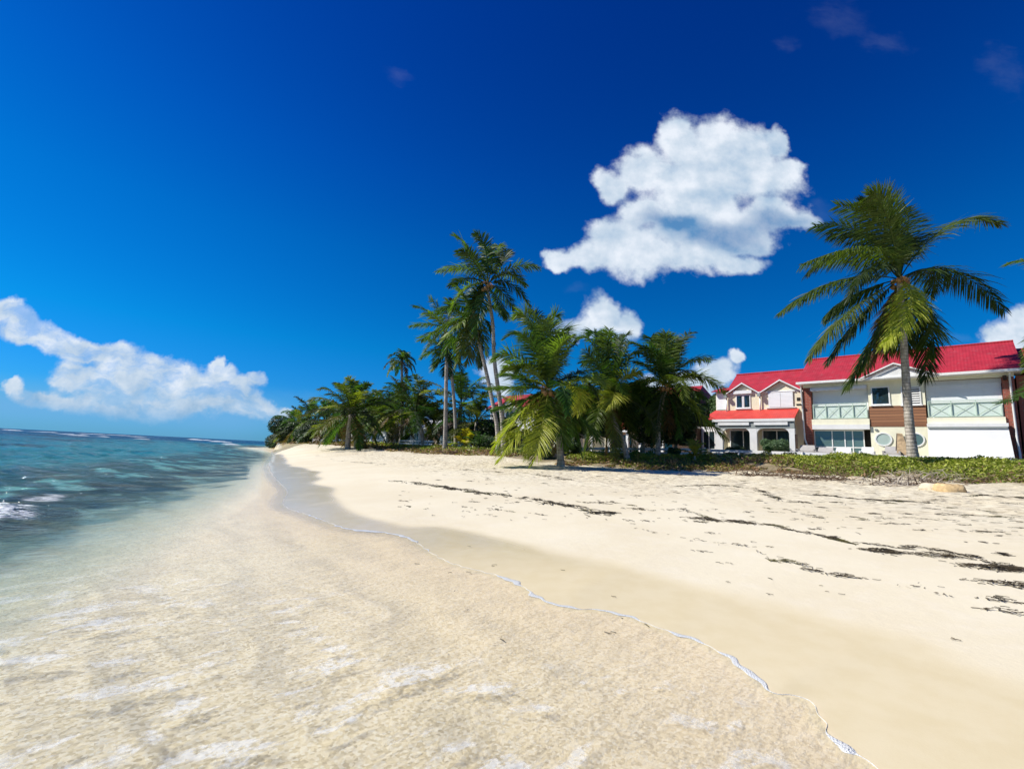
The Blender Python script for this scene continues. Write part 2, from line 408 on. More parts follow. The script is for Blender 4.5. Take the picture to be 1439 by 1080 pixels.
# dark reef band and weed patches, in metres
REEF_PX = [(-150,745),(-60,728),(20,712),(80,700),(140,690),(200,680),(260,671),(330,661),(385,652)]
REEF = [flat(*p) for p in REEF_PX]
def ground_data(X, Y, full=True):
    ds, _ = poly_dist(X, Y, WL); ds = np.where(inside(X, Y, WL), ds, -ds)
    dv, pv_ = poly_dist(X, Y, VEG); inn = inside(X, Y, VEG)
    wz = np.zeros(X.shape); zv = np.zeros(X.shape); rs = np.zeros(X.shape)
    for k_ in range(0, len(VEG), 2):
        w_ = 1.0 / ((X - VEG[k_, 0]) ** 2 + (Y - VEG[k_, 1]) ** 2 + 2.0) ** 2
        wz += w_; zv += w_ * VEG[k_, 2]; rs += w_ * VEG[k_, 3]
    zv /= wz; rs /= wz
    t = np.clip(ds / (ds + dv + 1e-6), 0, 1)
    zb = zv * (1 - (1 - t) ** 1.35)
    zi = zv + rs * sstep(dv, -0.3, 4.0)
    d2, _ = poly_dist(X, Y, AQUA); d2 = np.where(inside(X, Y, AQUA), 0.0, d2)
    sea = -(0.09 * (1 - np.exp(np.minimum(ds, 0) / 2.5)) + np.where(d2 < 9, 0.085 * d2, 0.765 + 0.024 * (d2 - 9))); sea = np.maximum(sea, -5.0)
    z = np.where(inn, zi, np.where(ds > 0, zb, sea))
    near = np.exp(-np.hypot(X, Y) / 120.0)
    up = sstep(t, 0.30, 0.62) * (ds > 0)
    z = z + near * up * (0.08 * vnoise(X, Y, .42, 1) + 0.035 * vnoise(X, Y, .2, 2) + 0.07 * vnoise(X, Y, 1.5, 3))
    z = z + near * 0.05 * vnoise(X, Y, 3.1, 4) * sstep(ds, 1.0, 6.0)
    return z, ds, dv * np.where(inn, 1, -1), t
def gz(x, y):
    z, *_ = ground_data(np.array([float(x)]), np.array([float(y)])); return float(z[0])
def ghit(px, py):             # where the measured ray meets the sand
    r = ray(px, py); n = 160
    ts = np.geomspace(2.0, 160.0, n) / r[1]
    X = r[0] * ts; Y = r[1] * ts; Z = CAMH + r[2] * ts
    z, *_ = ground_data(X, Y); k = np.nonzero(Z < z)[0]
    if len(k) == 0: return None
    i = max(k[0], 1); a = Z[i - 1] - z[i - 1]; b = Z[i] - z[i]; f = a / (a - b)
    tt = ts[i - 1] + (ts[i] - ts[i - 1]) * f
    return Vector((r[0] * tt, r[1] * tt, CAMH + r[2] * tt))

def polar(radii, angs):
    A, RR = np.meshgrid(angs, radii)
    X = np.sin(A) * RR; Y = np.cos(A) * RR
    return X, Y
def grid_mesh(name, X, Y, Z, mat, attrs, wrap=True):
    nr, na = X.shape
    v = np.stack([X.ravel(), Y.ravel(), Z.ravel()], 1)
    i, j = np.meshgrid(np.arange(nr - 1), np.arange(na if wrap else na - 1), indexing='ij')
    j2 = (j + 1) % na
    q = np.stack([i * na + j, (i + 1) * na + j, (i + 1) * na + j2, i * na + j2], -1).reshape(-1, 4)[:, ::-1]
    me = bpy.data.meshes.new(name)
    me.vertices.add(len(v)); me.vertices.foreach_set('co', v.ravel().astype(np.float32))
    me.loops.add(q.size); me.loops.foreach_set('vertex_index', q.ravel().astype(np.int32))
    me.polygons.add(len(q)); me.polygons.foreach_set('loop_start', (np.arange(len(q)) * 4).astype(np.int32))
    me.polygons.foreach_set('loop_total', np.full(len(q), 4, np.int32))
    me.polygons.foreach_set('use_smooth', np.ones(len(q), bool))
    me.update(calc_edges=True); me.validate()
    for k, a in attrs.items():
        at_ = me.attributes.new(k, 'FLOAT', 'POINT'); at_.data.foreach_set('value', a.ravel().astype(np.float32))
    me.materials.append(mat)
    o = bpy.data.objects.new(name, me); COL.objects.link(o)
    return o
angs = np.concatenate([np.arange(-62, 62, 0.3), np.arange(62, 298, 4.0)]) * math.pi / 180
radii = np.concatenate([[0.02], np.geomspace(0.5, 60, 400), np.geomspace(60.8, 9000, 190)])

# ---- sand material
def sand_mat():
    m = bpy.data.materials.new('coral_sand'); m.use_nodes = True
    q = NT(m.node_tree); b = q.n['Principled BSDF']
    co = q.node('ShaderNodeTexCoord').outputs['Object']
    A = lambda nme: q.node('ShaderNodeAttribute', attribute_name=nme).outputs['Fac']
    wet = A('wet'); dep = A('depth'); soil = A('soil'); reef = A('reef'); up = A('upper')
    big = q.noise(co, 0.35, 4.0, 0.55); mid = q.noise(co, 3.5, 5.0, 0.6); fine_ = q.noise(co, 60.0, 4.0, 0.7)
    dry = q.mix(q.step(big, 0.35, 0.65), (0.71, 0.625, 0.44), (0.76, 0.685, 0.50))
    # litter and shell grit of the upper beach
    str_ = q.noise(q.vm('MULTIPLY', q.node('ShaderNodeVectorRotate', {'Vector': co, 'Angle': R(35)}, rotation_type='Z_AXIS').outputs[0], (1, 2.4, 1)), 4.0, 8.0, 0.72)
    dry = q.mix(q.math('MULTIPLY', q.math('MULTIPLY', q.step(str_, 0.50, 0.60), up), 0.8), dry, (0.30, 0.23, 0.135))
    dry = q.mix(q.math('MULTIPLY', q.step(mid, 0.45, 0.7), 0.18), dry, (0.80, 0.74, 0.62))
    wetc = q.mix(q.step(mid, 0.3, 0.7), (0.665, 0.56, 0.34), (0.70, 0.60, 0.385))
    c = q.mix(wet, dry, wetc)
    # coarse grains under the swash, with caustic flecks of light painted into the colour
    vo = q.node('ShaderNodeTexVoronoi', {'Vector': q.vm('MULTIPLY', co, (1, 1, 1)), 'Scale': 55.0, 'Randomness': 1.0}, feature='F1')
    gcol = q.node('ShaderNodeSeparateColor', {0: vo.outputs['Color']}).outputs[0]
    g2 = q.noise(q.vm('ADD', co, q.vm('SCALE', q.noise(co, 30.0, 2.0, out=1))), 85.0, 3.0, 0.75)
    grain_caustic = q.math('ADD', q.math('MULTIPLY', gcol, 0.45), q.math('MULTIPLY', g2, 0.9))
    gr = q.node('ShaderNodeValToRGB', {0: grain_caustic}); r_ = gr.color_ramp
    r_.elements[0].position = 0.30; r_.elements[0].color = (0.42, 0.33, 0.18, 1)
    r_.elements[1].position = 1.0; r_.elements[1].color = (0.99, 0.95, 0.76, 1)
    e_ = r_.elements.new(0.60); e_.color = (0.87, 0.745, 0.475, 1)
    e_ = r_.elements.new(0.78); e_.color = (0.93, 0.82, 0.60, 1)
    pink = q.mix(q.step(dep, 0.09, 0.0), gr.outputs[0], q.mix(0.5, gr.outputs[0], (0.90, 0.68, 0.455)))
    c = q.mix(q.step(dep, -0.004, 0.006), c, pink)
    c = q.mix(q.math('MULTIPLY', q.step(dep, 0.25, 0.6), 0.8), c, (0.62, 0.60, 0.44))
    c = q.mix(reef, c, q.mix(q.step(q.noise(co, 1.7, 5.0, 0.7), 0.4, 0.62), (0.05, 0.045, 0.02), (0.28, 0.20, 0.08)))
    so_ = q.mix(q.step(mid, 0.3, 0.7), (0.20, 0.16, 0.09), (0.36, 0.29, 0.18))
    c = q.mix(soil, c, so_)
    q.l.new(c, b.inputs['Base Color'])
    sheen = q.math('MULTIPLY', q.step(A('sheen'), 0.0, 1.0), q.step(q.noise(co, 0.8, 2.0), 0.2, 0.5, 0.8, 1.0))
    rg = q.math('MULTIPLY_ADD', wet, -0.35, 0.9)
    rg = q.math('MULTIPLY_ADD', sheen, -0.38, rg)
    q.l.new(rg, b.inputs['Roughness'])
    q.l.new(q.math('MULTIPLY_ADD', sheen, 0.55, 0.18), b.inputs['Specular IOR Level'])
    dryness = q.math('SUBTRACT', 1.0, wet)
    h = q.math('MULTIPLY', q.math('ADD', q.math('MULTIPLY', q.noise(co, 7.0, 5.0, 0.65), 0.026), q.math('MULTIPLY', fine_, 0.004)), q.math('MULTIPLY', dryness, q.math('MULTIPLY_ADD', up, 1.0, 0.25)))
    foot = q.node('ShaderNodeTexVoronoi', {'Vector': co, 'Scale': 2.3}, feature='F1').outputs['Distance']
    h = q.math('ADD', h, q.math('MULTIPLY', q.math('MULTIPLY', q.step(foot, 0.05, 0.32), 0.03), up))
    h = q.math('ADD', h, q.math('MULTIPLY', fine_, 0.0012))
    h = q.math('ADD', h, q.math('MULTIPLY', q.math('MULTIPLY', grain_caustic, 0.0036), q.step(dep, -0.004, 0.01)))
    bp = q.node('ShaderNodeBump', {'Height': h, 'Strength': 1.0, 'Distance': 1.0})
    q.l.new(bp.outputs[0], b.inputs['Normal'])
    return m
X, Y = polar(radii, angs)
Z, ds, dv, tt = ground_data(X, Y)
wd, _ = poly_dist(X, Y, WETL); wd = np.where(inside(X, Y, WETL), wd, -wd)
wd = wd + 0.25 * vnoise(X, Y, 1.7, 8) * np.clip(np.hypot(X, Y) / 10, .4, 2)
wet = sstep(wd, 0.35, -0.25)
# film of water that still shines: only near the far swash
sheen = wet * sstep(ds, -0.5, 0.0) * sstep(Y, 5.5, 9.0) * 1.0 + wet * 0.25
U0 = X * math.cos(R(37)) - Y * math.sin(R(37)); V0 = X * math.sin(R(37)) + Y * math.cos(R(37))
reefd, _ = poly_dist(X, Y, REEF)
dist = np.hypot(X, Y)
reef = sstep(reefd + 0.12 * dist * vnoise(X, Y, 1.3, 5) + 1.2 * vnoise(X, Y, .7, 6), 1.4, 0.3) * (ds < -1)
pw_ = vnoise(U0 * .45, V0, 1.1, 9) + 0.7 * vnoise(U0 * .4, V0, .42, 10) + .4 * vnoise(U0 * .4, V0, .17, 13)
d2, _ = poly_dist(X, Y, AQUA); d2 = np.where(inside(X, Y, AQUA), 0.0, d2)
patch = sstep(pw_ + .5 * sstep(d2, 0.6, 3.0) - .16, 0.0, 0.26) * sstep(d2, 1.1, 2.9) * sstep(d2, 10.5, 6.5)
far_p = sstep(vnoise(X, Y, 9.0, 11), 0.08, 0.25) * sstep(d2, 9, 16) * 0.7
reef = np.clip(np.maximum(np.maximum(reef, patch * .85), far_p), 0, 1)
soil = sstep(dv + 0.8 * vnoise(X, Y, .8, 12), -0.1, 0.8)
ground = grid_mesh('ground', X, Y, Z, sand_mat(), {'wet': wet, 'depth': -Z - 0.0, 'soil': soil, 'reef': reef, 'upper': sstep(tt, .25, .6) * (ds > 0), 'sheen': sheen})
tag(ground, kind='structure')

# ---- sea
def sea_mat():
    m = bpy.data.materials.new('sea_water'); m.use_nodes = True
    q = NT(m.node_tree); q.n.remove(q.n['Principled BSDF']); out = q.n['Material Output']
    co = q.node('ShaderNodeTexCoord').outputs['Object']
    A = lambda nme: q.node('ShaderNodeAttribute', attribute_name=nme).outputs['Fac']
    dep = A('depth'); foam = A('foam'); far = A('far'); reef = A('reef')
    rot = q.node('ShaderNodeVectorRotate', {'Vector': co, 'Angle': R(-37)}, rotation_type='Z_AXIS').outputs[0]
    st = q.vm('MULTIPLY', rot, (0.55, 1.0, 1.0))
    st2 = q.vm('MULTIPLY', rot, (0.34, 1.0, 1.0))
    # body colour by depth
    r1 = q.node('ShaderNodeValToRGB', {0: q.step(dep, 0.0, 3.2)}); r_ = r1.color_ramp
    r_.elements[0].position = 0.0; r_.elements[0].color = (0.42, 0.66, 0.54, 1)
    r_.elements[1].position = 1.0; r_.elements[1].color = (0.002, 0.055, 0.140, 1)
    for p_, c_ in ((0.07, (0.17, 0.46, 0.43, 1)), (0.18, (0.03, 0.23, 0.27, 1)), (0.5, (0.004, 0.10, 0.19, 1))):
        e_ = r_.elements.new(p_); e_.color = c_
    pt = q.noise(st2, 0.16, 4.0, 0.55)
    body = q.mix(q.math('MULTIPLY', q.step(pt, 0.52, 0.68), 0.45), r1.outputs[0], (0.004, 0.055, 0.09))
    body = q.mix(q.math('MULTIPLY', reef, 0.88), body, q.mix(q.math('MULTIPLY', q.step(q.noise(st, 0.9, 4.0, 0.65), 0.52, 0.66), 0.75), (0.010, 0.036, 0.055), (0.13, 0.11, 0.045)))
    turb = q.math('SUBTRACT', 1.0, q.math('POWER', 2.718, q.math('MULTIPLY', q.math('MAXIMUM', q.math('SUBTRACT', dep, 0.075), 0.0), -3.2)), clamp=True)
    turb = q.math('MAXIMUM', turb, q.math('MULTIPLY', reef, 0.72))
    # ripples
    n1 = q.noise(st, 3.2, 5.0, 0.6); n2 = q.noise(st, 14.0, 4.0, 0.6); n0 = q.noise(st2, 0.9, 4.0, 0.55); nf = q.noise(st2, 0.16, 4.0, 0.6)
    h = q.math('ADD', q.math('MULTIPLY', n1, q.step(dep, 0.05, 0.5, 0.012, 0.36)), q.math('MULTIPLY', n2, q.step(dep, 0.05, 0.4, 0.006, 0.06)))
    h = q.math('ADD', h, q.math('MULTIPLY', n0, q.step(dep, 0.06, 0.6, 0.02, 0.60)))
    h = q.math('ADD', h, q.math('MULTIPLY', nf, q.math('MULTIPLY_ADD', far, 3.5, 0.0)))
    bp = q.node('ShaderNodeBump', {'Height': h, 'Strength': 1.0, 'Distance': 1.0})
    tr = q.node('ShaderNodeBsdfTransparent', {'Color': (0.97, 0.99, 0.98, 1)})
    di = q.node('ShaderNodeBsdfDiffuse', {'Color': body, 'Normal': bp.outputs[0]})
    gl = q.node('ShaderNodeBsdfGlossy', {'Color': (1, 1, 1, 1), 'Roughness': 0.06, 'Normal': bp.outputs[0]})
    fr = q.node('ShaderNodeFresnel', {'IOR': 1.33, 'Normal': bp.outputs[0]})
    bodymix = q.node('ShaderNodeMixShader', {0: turb, 1: tr.outputs[0], 2: di.outputs[0]})
    surf = q.node('ShaderNodeMixShader', {0: q.math('MULTIPLY', fr.outputs[0], q.step(dep, 0.06, 0.6, 0.32, 0.95)), 1: bodymix.outputs[0], 2: gl.outputs[0]})
    # foam: attribute lines plus thin drifting sheets in the shallows
    fn = q.noise(q.vm('MULTIPLY', rot, (0.5, 1.0, 1.0)), 4.2, 6.0, 0.55, 0.6)
    lace = q.noise(rot, 16.0, 5.0, 0.7)
    sheet = q.math('MULTIPLY', q.step(fn, 0.535, 0.62), A('sheet'))
    sheet = q.math('MULTIPLY', sheet, q.step(lace, 0.36, 0.56))
    fa = q.math('MULTIPLY', foam, q.step(q.noise(st, 6.0, 6.0, 0.75), 0.40, 0.52))
    fa = q.math('MAXIMUM', fa, q.math('MULTIPLY', sheet, 0.42), clamp=True)
    fo = q.node('ShaderNodeBsdfDiffuse', {'Color': (0.80, 0.84, 0.84, 1), 'Normal': bp.outputs[0]})
    surf2 = q.node('ShaderNodeMixShader', {0: fa, 1: surf.outputs[0], 2: fo.outputs[0]})
    q.l.new(surf2.outputs[0], out.inputs[0])
    return m
wsea = (ds < 1.2)
depth = np.maximum(-Z, 0.0)
ramp_w = sstep(-ds, 0.5, 14)
ca, sa = math.cos(R(37)), math.sin(R(37))
U1 = X * ca - Y * sa; V1 = X * sa + Y * ca
amp_fade = np.clip(1 - dist / 900, 0.25, 1)
WZ = ramp_w * amp_fade * (0.26 * vnoise(U1 * .45, V1, 1.3, 21) + 0.20 * vnoise(U1 * .5, V1, .55, 22) * np.exp(-dist / 60) + 0.35 * vnoise(U1 * .35, V1, 6.5, 23) * sstep(dist, 12, 60))
rdg = np.maximum(0, 0.28 - np.abs(vnoise(U1 * .38 + .3 * vnoise(X, Y, 2.0, 27), V1, .8, 25))) * .5 + np.maximum(0, 0.3 - np.abs(vnoise(U1 * .4, V1, 2.6, 26))) * .7 * sstep(dist, 8, 25)
WZ += ramp_w * np.clip(1.2 - dist / 300, .2, 1) * rdg * 0.8
WZ += 0.030 * np.maximum(0, 0.22 - np.abs(vnoise(U1 * .35 + .25 * vnoise(X, Y, .9, 29), V1, .42, 28))) * sstep(-ds, 0.5, 2.0)
WZ += 0.016 * vnoise(U1 * .4, V1, .35, 24) * sstep(-ds, 0.1, 1.2)
# surf far out over the reef and the small wave breaking on the near rocks
SURF = [((15, 604.2), (23, 605.2)), ((45, 606.6), (74, 608)), ((83, 609.6), (102, 610.6)), ((104, 612.4), (129, 613.4)), ((116, 609.6), (178, 612.2)), ((140, 613.8), (168, 615.2)),
        ((187, 613.6), (219, 615.2)), ((190, 617), (208, 618)), ((271, 617.6), (291, 619.4)), ((298, 620.6), (320, 622)), ((320, 625), (330, 626))]
foam = np.zeros_like(X)
for (a, b) in SURF:
    L = [flat(*a), flat(*b)]
    dd, pp = poly_dist(X, Y, L)
    y0 = max(L[0][1], L[1][1]); w = max(0.8, y0 * 0.012)
    m_ = sstep(dd + w * 0.9 * vnoise(X, Y, w * 1.5, 31), w * 1.3, w * 0.5)
    foam = np.maximum(foam, m_); WZ += m_ * min(0.45, 0.06 + y0 * 0.0018)
NEARW = [flat(-160, 770), flat(-60, 748), flat(-8, 730), flat(12, 724)]
dd, _ = poly_dist(X, Y, NEARW)
m_ = sstep(dd + 0.5 * vnoise(X, Y, .5, 33) + 0.25 * vnoise(X, Y, .2, 34), .48, .12)
foam = np.maximum(foam, m_ * 1.0); WZ += 0.16 * sstep(dd, 1.1, 0.0) + 0.10 * m_ * vnoise(X, Y, .16, 36)
dd, _ = poly_dist(X, Y, [flat(50, 703), flat(75, 698)])
foam = np.maximum(foam, 0.8 * sstep(dd + .4 * vnoise(X, Y, .4, 35), .4, .1))
# swash sheets drifting in the shallows
sheet = sstep(-ds, 1.3, 2.3) * sstep(-ds, 5.2, 3.6) * sstep(Y, 6.2, 3.6) + 0.75 * sstep(-ds, 0.15, 0.5) * sstep(Y, 3.9, 3.2)
WZs = np.where(wsea, WZ, -0.6 - 0.4 * np.minimum(ds, 10))
sea = grid_mesh('sea', X, Y, WZs, sea_mat(), {'depth': depth, 'foam': foam, 'far': sstep(dist, 25, 180), 'reef': reef, 'sheet': np.clip(sheet, 0, 1)})
tag(sea, kind='structure')

# ---- line of foam at the edge of the swash
def foam_mat():
    m = bpy.data.materials.new('swash_foam'); m.use_nodes = True
    q = NT(m.node_tree); b = q.n['Principled BSDF']
    co = q.node('ShaderNodeTexCoord').outputs['Object']
    v = q.node('ShaderNodeTexVoronoi', {'Vector': co, 'Scale': 90.0}).outputs['Distance']
    q.l.new(q.mix(q.step(v, 0.1, 0.6), (0.80, 0.81, 0.79), (0.66, 0.67, 0.64)), b.inputs['Base Color'])
    b.inputs['Roughness'].default_value = 0.3
    bp = q.node('ShaderNodeBump', {'Height': v, 'Strength': 0.8, 'Distance': 0.008}); q.l.new(bp.outputs[0], b.inputs['Normal'])
    return m
rnd = random.Random(5)
line = catmull([p for p in WL if -20 < p[0] < 6 and -2 < p[1] < 36], 10)
vs, fs = [], []
acc = 0.0
for i in range(len(line)):
    p = line[i]; t = line[min(i + 1, len(line) - 1)] - line[max(i - 1, 0)]; t = t / (np.linalg.norm(t) + 1e-9)
    nrm = np.array([t[1], -t[0]])
    if i: acc += float(np.linalg.norm(line[i] - line[i - 1]))
    s_ = 0.5 + 0.5 * math.sin(acc * 2.3 + 1.7 * math.sin(acc * 0.9)) * math.sin(acc * 5.1 + 2)
    gap_ = float(vnoise(np.array([acc]), np.array([0.0]), .7, 3)[0]) + float(vnoise(np.array([acc]), np.array([5.0]), .16, 4)[0])
    w = max(0.001, (0.001 + 0.018 * s_ + 0.040 * max(gap_, -.4))) * (1 + 0.06 * max(p[1], 0))
    if p[1] > 9.5: w *= max(0.02, 1 - (p[1] - 9.5) / 1.6)
    off = 0.012 * math.sin(acc * 19) + 0.01 * math.sin(acc * 31 + 1)
    z0 = 0.002
    for k, (o_, hgt) in enumerate(((-1.3, 0.0), (-0.6, .8), (0.2, 1.0), (0.8, .7), (1.0, -.35))):
        q_ = p[:2] + nrm * (o_ * w + off)
        vs.append((q_[0], q_[1], z0 + max(0.0, 0.0) + hgt * (0.003 + w * 0.08)))
n5 = 5
for i in range(len(line) - 1):
    for k in range(n5 - 1):
        fs.append((i * n5 + k, i * n5 + k + 1, (i + 1) * n5 + k + 1, (i + 1) * n5 + k))
sw = meshobj('swash_foam', vs, fs, foam_mat(), smooth=True)
tag(sw, 'thin white foam line along the edge of the swash on the sand', 'foam', kind='stuff')
#PART2
# ------------------------------------------------------------------ houses (facade frame: x along the row, y into the house, z up)
HX = Vector((0.70612, -0.70809, 0)); HY = Vector((0.70809, 0.70612, 0))
HQ = Vector((21.406, 33.0, 0)); HRZ = math.atan2(HX.y, HX.x)
ZB = 2.2
def hpos(u, y=0.0, z=ZB): return HQ + HX * u + HY * y + Vector((0, 0, z))
def house_root(name, u, y, label, cat='house', group=None):
    o = empty(name, hpos(u, y), HRZ, label, cat, group); o['u'] = u; del o['u']
    return o
class HB(MB):                    # boxes in row coordinates, made local to the house
    def __init__(s, u, y=0.0): super().__init__((u, y, ZB))
def framed(hb_u, parent, u0, u1, z0, z1, y, fmat='white', pmat_='glass', fw=0.07, name='window', mull=(), rails=(), sill=True, proud=0.04):
    f = HB(hb_u)
    f.box(u0 - fw, u0, y - proud, y + .05, z0, z1).box(u1, u1 + fw, y - proud, y + .05, z0, z1)
    f.box(u0 - fw, u1 + fw, y - proud, y + .05, z1, z1 + fw).box(u0 - fw, u1 + fw, y - proud, y + .05, z0 - fw, z0)
    for m_ in mull: f.box(m_ - .025, m_ + .025, y - proud + .005, y + .04, z0, z1)
    for r_ in rails: f.box(u0, u1, y - proud + .007, y + .038, r_ - .02, r_ + .02)
    fo = f.build(name, M[fmat], parent)
    HB(hb_u).box(u0, u1, y + .0, y + .03, z0, z1).build('pane', M[pmat_], fo)
    if sill: HB(hb_u).box(u0 - .12, u1 + .12, y - .10, y + .02, z0 - fw - .07, z0 - fw - .003).build('sill', M[fmat], fo)
    return fo
def railing(hb_u, parent, u0, u1, y, z0, z1, n):
    f = HB(hb_u)
    f.box(u0, u1, y - .03, y + .03, z1 - .05, z1); f.box(u0, u1, y - .02, y + .02, z1 - .16, z1 - .13); f.box(u0, u1, y - .02, y + .02, z0, z0 + .04)
    w = (u1 - u0) / n
    for i in range(n + 1):
        x = u0 + i * w; x = min(max(x, u0 + .02), u1 - .02); f.box(x - .025, x + .025, y - .025, y + .025, z0 + .04, z1 - .05)
    for i in range(n):
        a, b = u0 + i * w + .03, u0 + (i + 1) * w - .03
        f.tube([(a, y - .012, z0 + .05), (b, y - .012, z1 - .17)], .014, 4); f.tube([(a, y + .012, z1 - .17), (b, y + .012, z0 + .05)], .014, 4)
    fo = f.build('balcony_railing', M['greenrail'], parent)
    HB(hb_u).box(u0 + .03, u1 - .03, y + .05, y + .06, z0 + .05, z1 - .16).build('panel', M['glasspanel'], fo)
    return fo
def roof(hb_u, parent, u0, u1, yf, zf, yr, zr, yb, zb, mat='rooftop', th=.09, name='roof'):
    b = HB(hb_u)
    b.slab([(u0, yf, zf), (u1, yf, zf), (u1, yr, zr), (u0, yr, zr)], th)
    b.slab([(u0, yr, zr), (u1, yr, zr), (u1, yb, zb), (u0, yb, zb)], th)
    o = b.build(name, M[mat], parent)
    HB(hb_u).tube([(u0, yr, zr + .02), (u1, yr, zr + .02)], .09, 6).build('ridge_cap', M[mat], o)
    HB(hb_u).box(u0 - .02, u1 + .02, yf - .11, yf + .0, zf - .17, zf - .02).build('gutter', M['white'], o)
    return o
def downspout(hb_u, parent, u, y, z1, z0, kink=0.0, mat='white'):
    return HB(hb_u).tube([(u, y - .35, z1), (u, y - .30, z1 - .12), (u, y - .08, z1 - .35), (u + kink * .3, y - .08, z0 + 1.2), (u + kink, y - .08, z0 + .5), (u + kink, y - .08, z0)], .055, 8).build('downspout', M[mat], parent, True)

# ---- large house on the right
A = house_root('beach_house', 0, 0, 'large two storey beach house with red brick piers and a long red roof')
U = 0
HB(U).box(0.45, 9.95, 1.0, 7.0, 1.0, 7.42).build('wall', M['cream2'], A)
pf = HB(U).box(-.02, .45, .0, 7.2, 1.0, 7.3).build('brick_pier', M['brick'], A)
HB(U).box(9.95, 10.45, -.0, 7.2, 1.0, 7.3).build('brick_pier', M['brick'], A)
HB(U).box(3.75, 6.60, .0, .998, 1.0, 4.45).box(3.75, 6.60, .0, .998, 5.80, 7.42).build('centre_wall', M['cream2'], A)
HB(U).box(3.77, 6.58, -.03, .99, 4.452, 5.798).build('plank_cladding', M['wood'], A)
HB(U).box(-.02, 10.45, -.02, .05, 7.30, 7.5).box(.452, 3.748, -.1, .998, 4.60, 4.98).box(6.602, 9.948, -.1, .998, 4.42, 4.98).build('floor_band', M['cream2'], A)
HB(U).box(.452, 3.748, .39, 1.0, 7.0, 7.298).build('lintel', M['white'], A)
HB(U).box(6.602, 9.948, .29, .8, 7.02, 7.298).build('lintel', M['white'], A)
HB(U).box(-.28, 10.78, -.50, 1.2, 7.502, 7.57).build('soffit', M['white'], A)
def side_gable(hbu, u, parent, mat, ya=0.0, yb=7.2, yr=3.5, z0=7.2, zr=9.95, th=.2):
    zA = z0 + .62
    b_ = HB(hbu); b_.add([(u, ya, z0), (u, yb, z0), (u, yb, z0 + .4), (u, yr, zr), (u, ya, zA), (u + th, ya, z0), (u + th, yb, z0), (u + th, yb, z0 + .4), (u + th, yr, zr), (u + th, ya, zA)],
          [(0, 4, 3, 2, 1), (5, 6, 7, 8, 9), (0, 1, 6, 5), (1, 2, 7, 6), (2, 3, 8, 7), (3, 4, 9, 8), (4, 0, 5, 9)])
    return b_.build('gable_wall', M[mat], parent)
side_gable(U, .002, A, 'brick', z0=7.301); side_gable(U, 10.2, A, 'brick', z0=7.301)
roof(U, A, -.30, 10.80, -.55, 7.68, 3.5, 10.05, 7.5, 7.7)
ped = HB(U).prism([(3.62, 7.60), (7.10, 7.60), (5.25, 8.42)], -.60, -.50).build('pediment', M['white'], A)
HB(U).slab([(3.45, -.72, 7.60), (5.25, -.72, 8.47), (5.25, 1.6, 8.47), (3.45, 1.6, 7.60)], -.05).slab([(5.25, -.72, 8.47), (7.27, -.72, 7.60), (7.27, 1.6, 7.60), (5.25, 1.6, 8.47)], -.05).build('pediment_roof', M['rooftop'], A)
tr_ = HB(U).slab([(3.42, -.76, 7.54), (3.42, -.76, 7.62), (5.25, -.76, 8.52), (5.25, -.76, 8.42)], .05).slab([(5.25, -.76, 8.42), (5.25, -.76, 8.52), (7.3, -.76, 7.62), (7.3, -.76, 7.54)], .05)
tr_.box(3.5, 7.2, -.68, -.60, 7.55, 7.62).build('pediment_trim', M['white'], ped)
# left bay
HB(U).box(.50, 3.70, .32, .38, 4.98, 7.0).build('roller_shutter', M['shutter'], A)
aw = MB((U, 0, ZB)); N_ = 44; top = []; bot = []
for i in range(N_ + 1):
    u = .47 + 3.26 * i / N_; top.append((u, -.02, 7.30)); bot.append((u, -.30, 7.03 - .045 * abs(math.sin(i * math.pi / 4))))
vsx = []
for i in range(N_ + 1): vsx += [(top[i][0], .45, 7.36), top[i], (bot[i][0], -.28, 7.18), bot[i], (bot[i][0], -.27, bot[i][2]), (bot[i][0], -.26, 7.16), (top[i][0], 0, 7.27), (top[i][0], .45, 7.33)]
fx = []
for i in range(N_):
    for k in range(8): fx.append((i * 8 + k, i * 8 + (k + 1) % 8, (i + 1) * 8 + (k + 1) % 8, (i + 1) * 8 + k))
aw.add(vsx, fx); aw.build('scalloped_awning', M['fabricw'], A)
railing(U, A, .55, 3.66, -.03, 5.02, 6.07, 4)
HB(U).box(.47, 3.74, -.16, .35, 4.27, 4.59).build('shutter_box', M['white'], A)
dr = HB(U)
dr.box(.47, .53, .32, .40, 2.5, 4.27).box(.53, 3.36, .32, .40, 2.5, 2.58).box(.53, 3.36, .32, .40, 4.18, 4.27).box(.53, 3.30, .325, .395, 3.02, 3.09)
for m_ in (1.55, 2.28, 2.72, 3.33): dr.box(m_ - .03, m_ + .03, .31, .41, 2.58, 4.18)
dro = dr.build('sliding_door', M['white'], A)
HB(U).box(.53, 3.30, .35, .37, 2.58, 4.18).build('pane', M['glassg'], dro)
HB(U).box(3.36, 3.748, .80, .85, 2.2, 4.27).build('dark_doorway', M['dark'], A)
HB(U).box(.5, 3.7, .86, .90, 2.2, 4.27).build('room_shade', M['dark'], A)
HB(U).box(0.0, 10.4, -1.6, .31, 1.2, 2.36).build('terrace', M['cream2'], A)
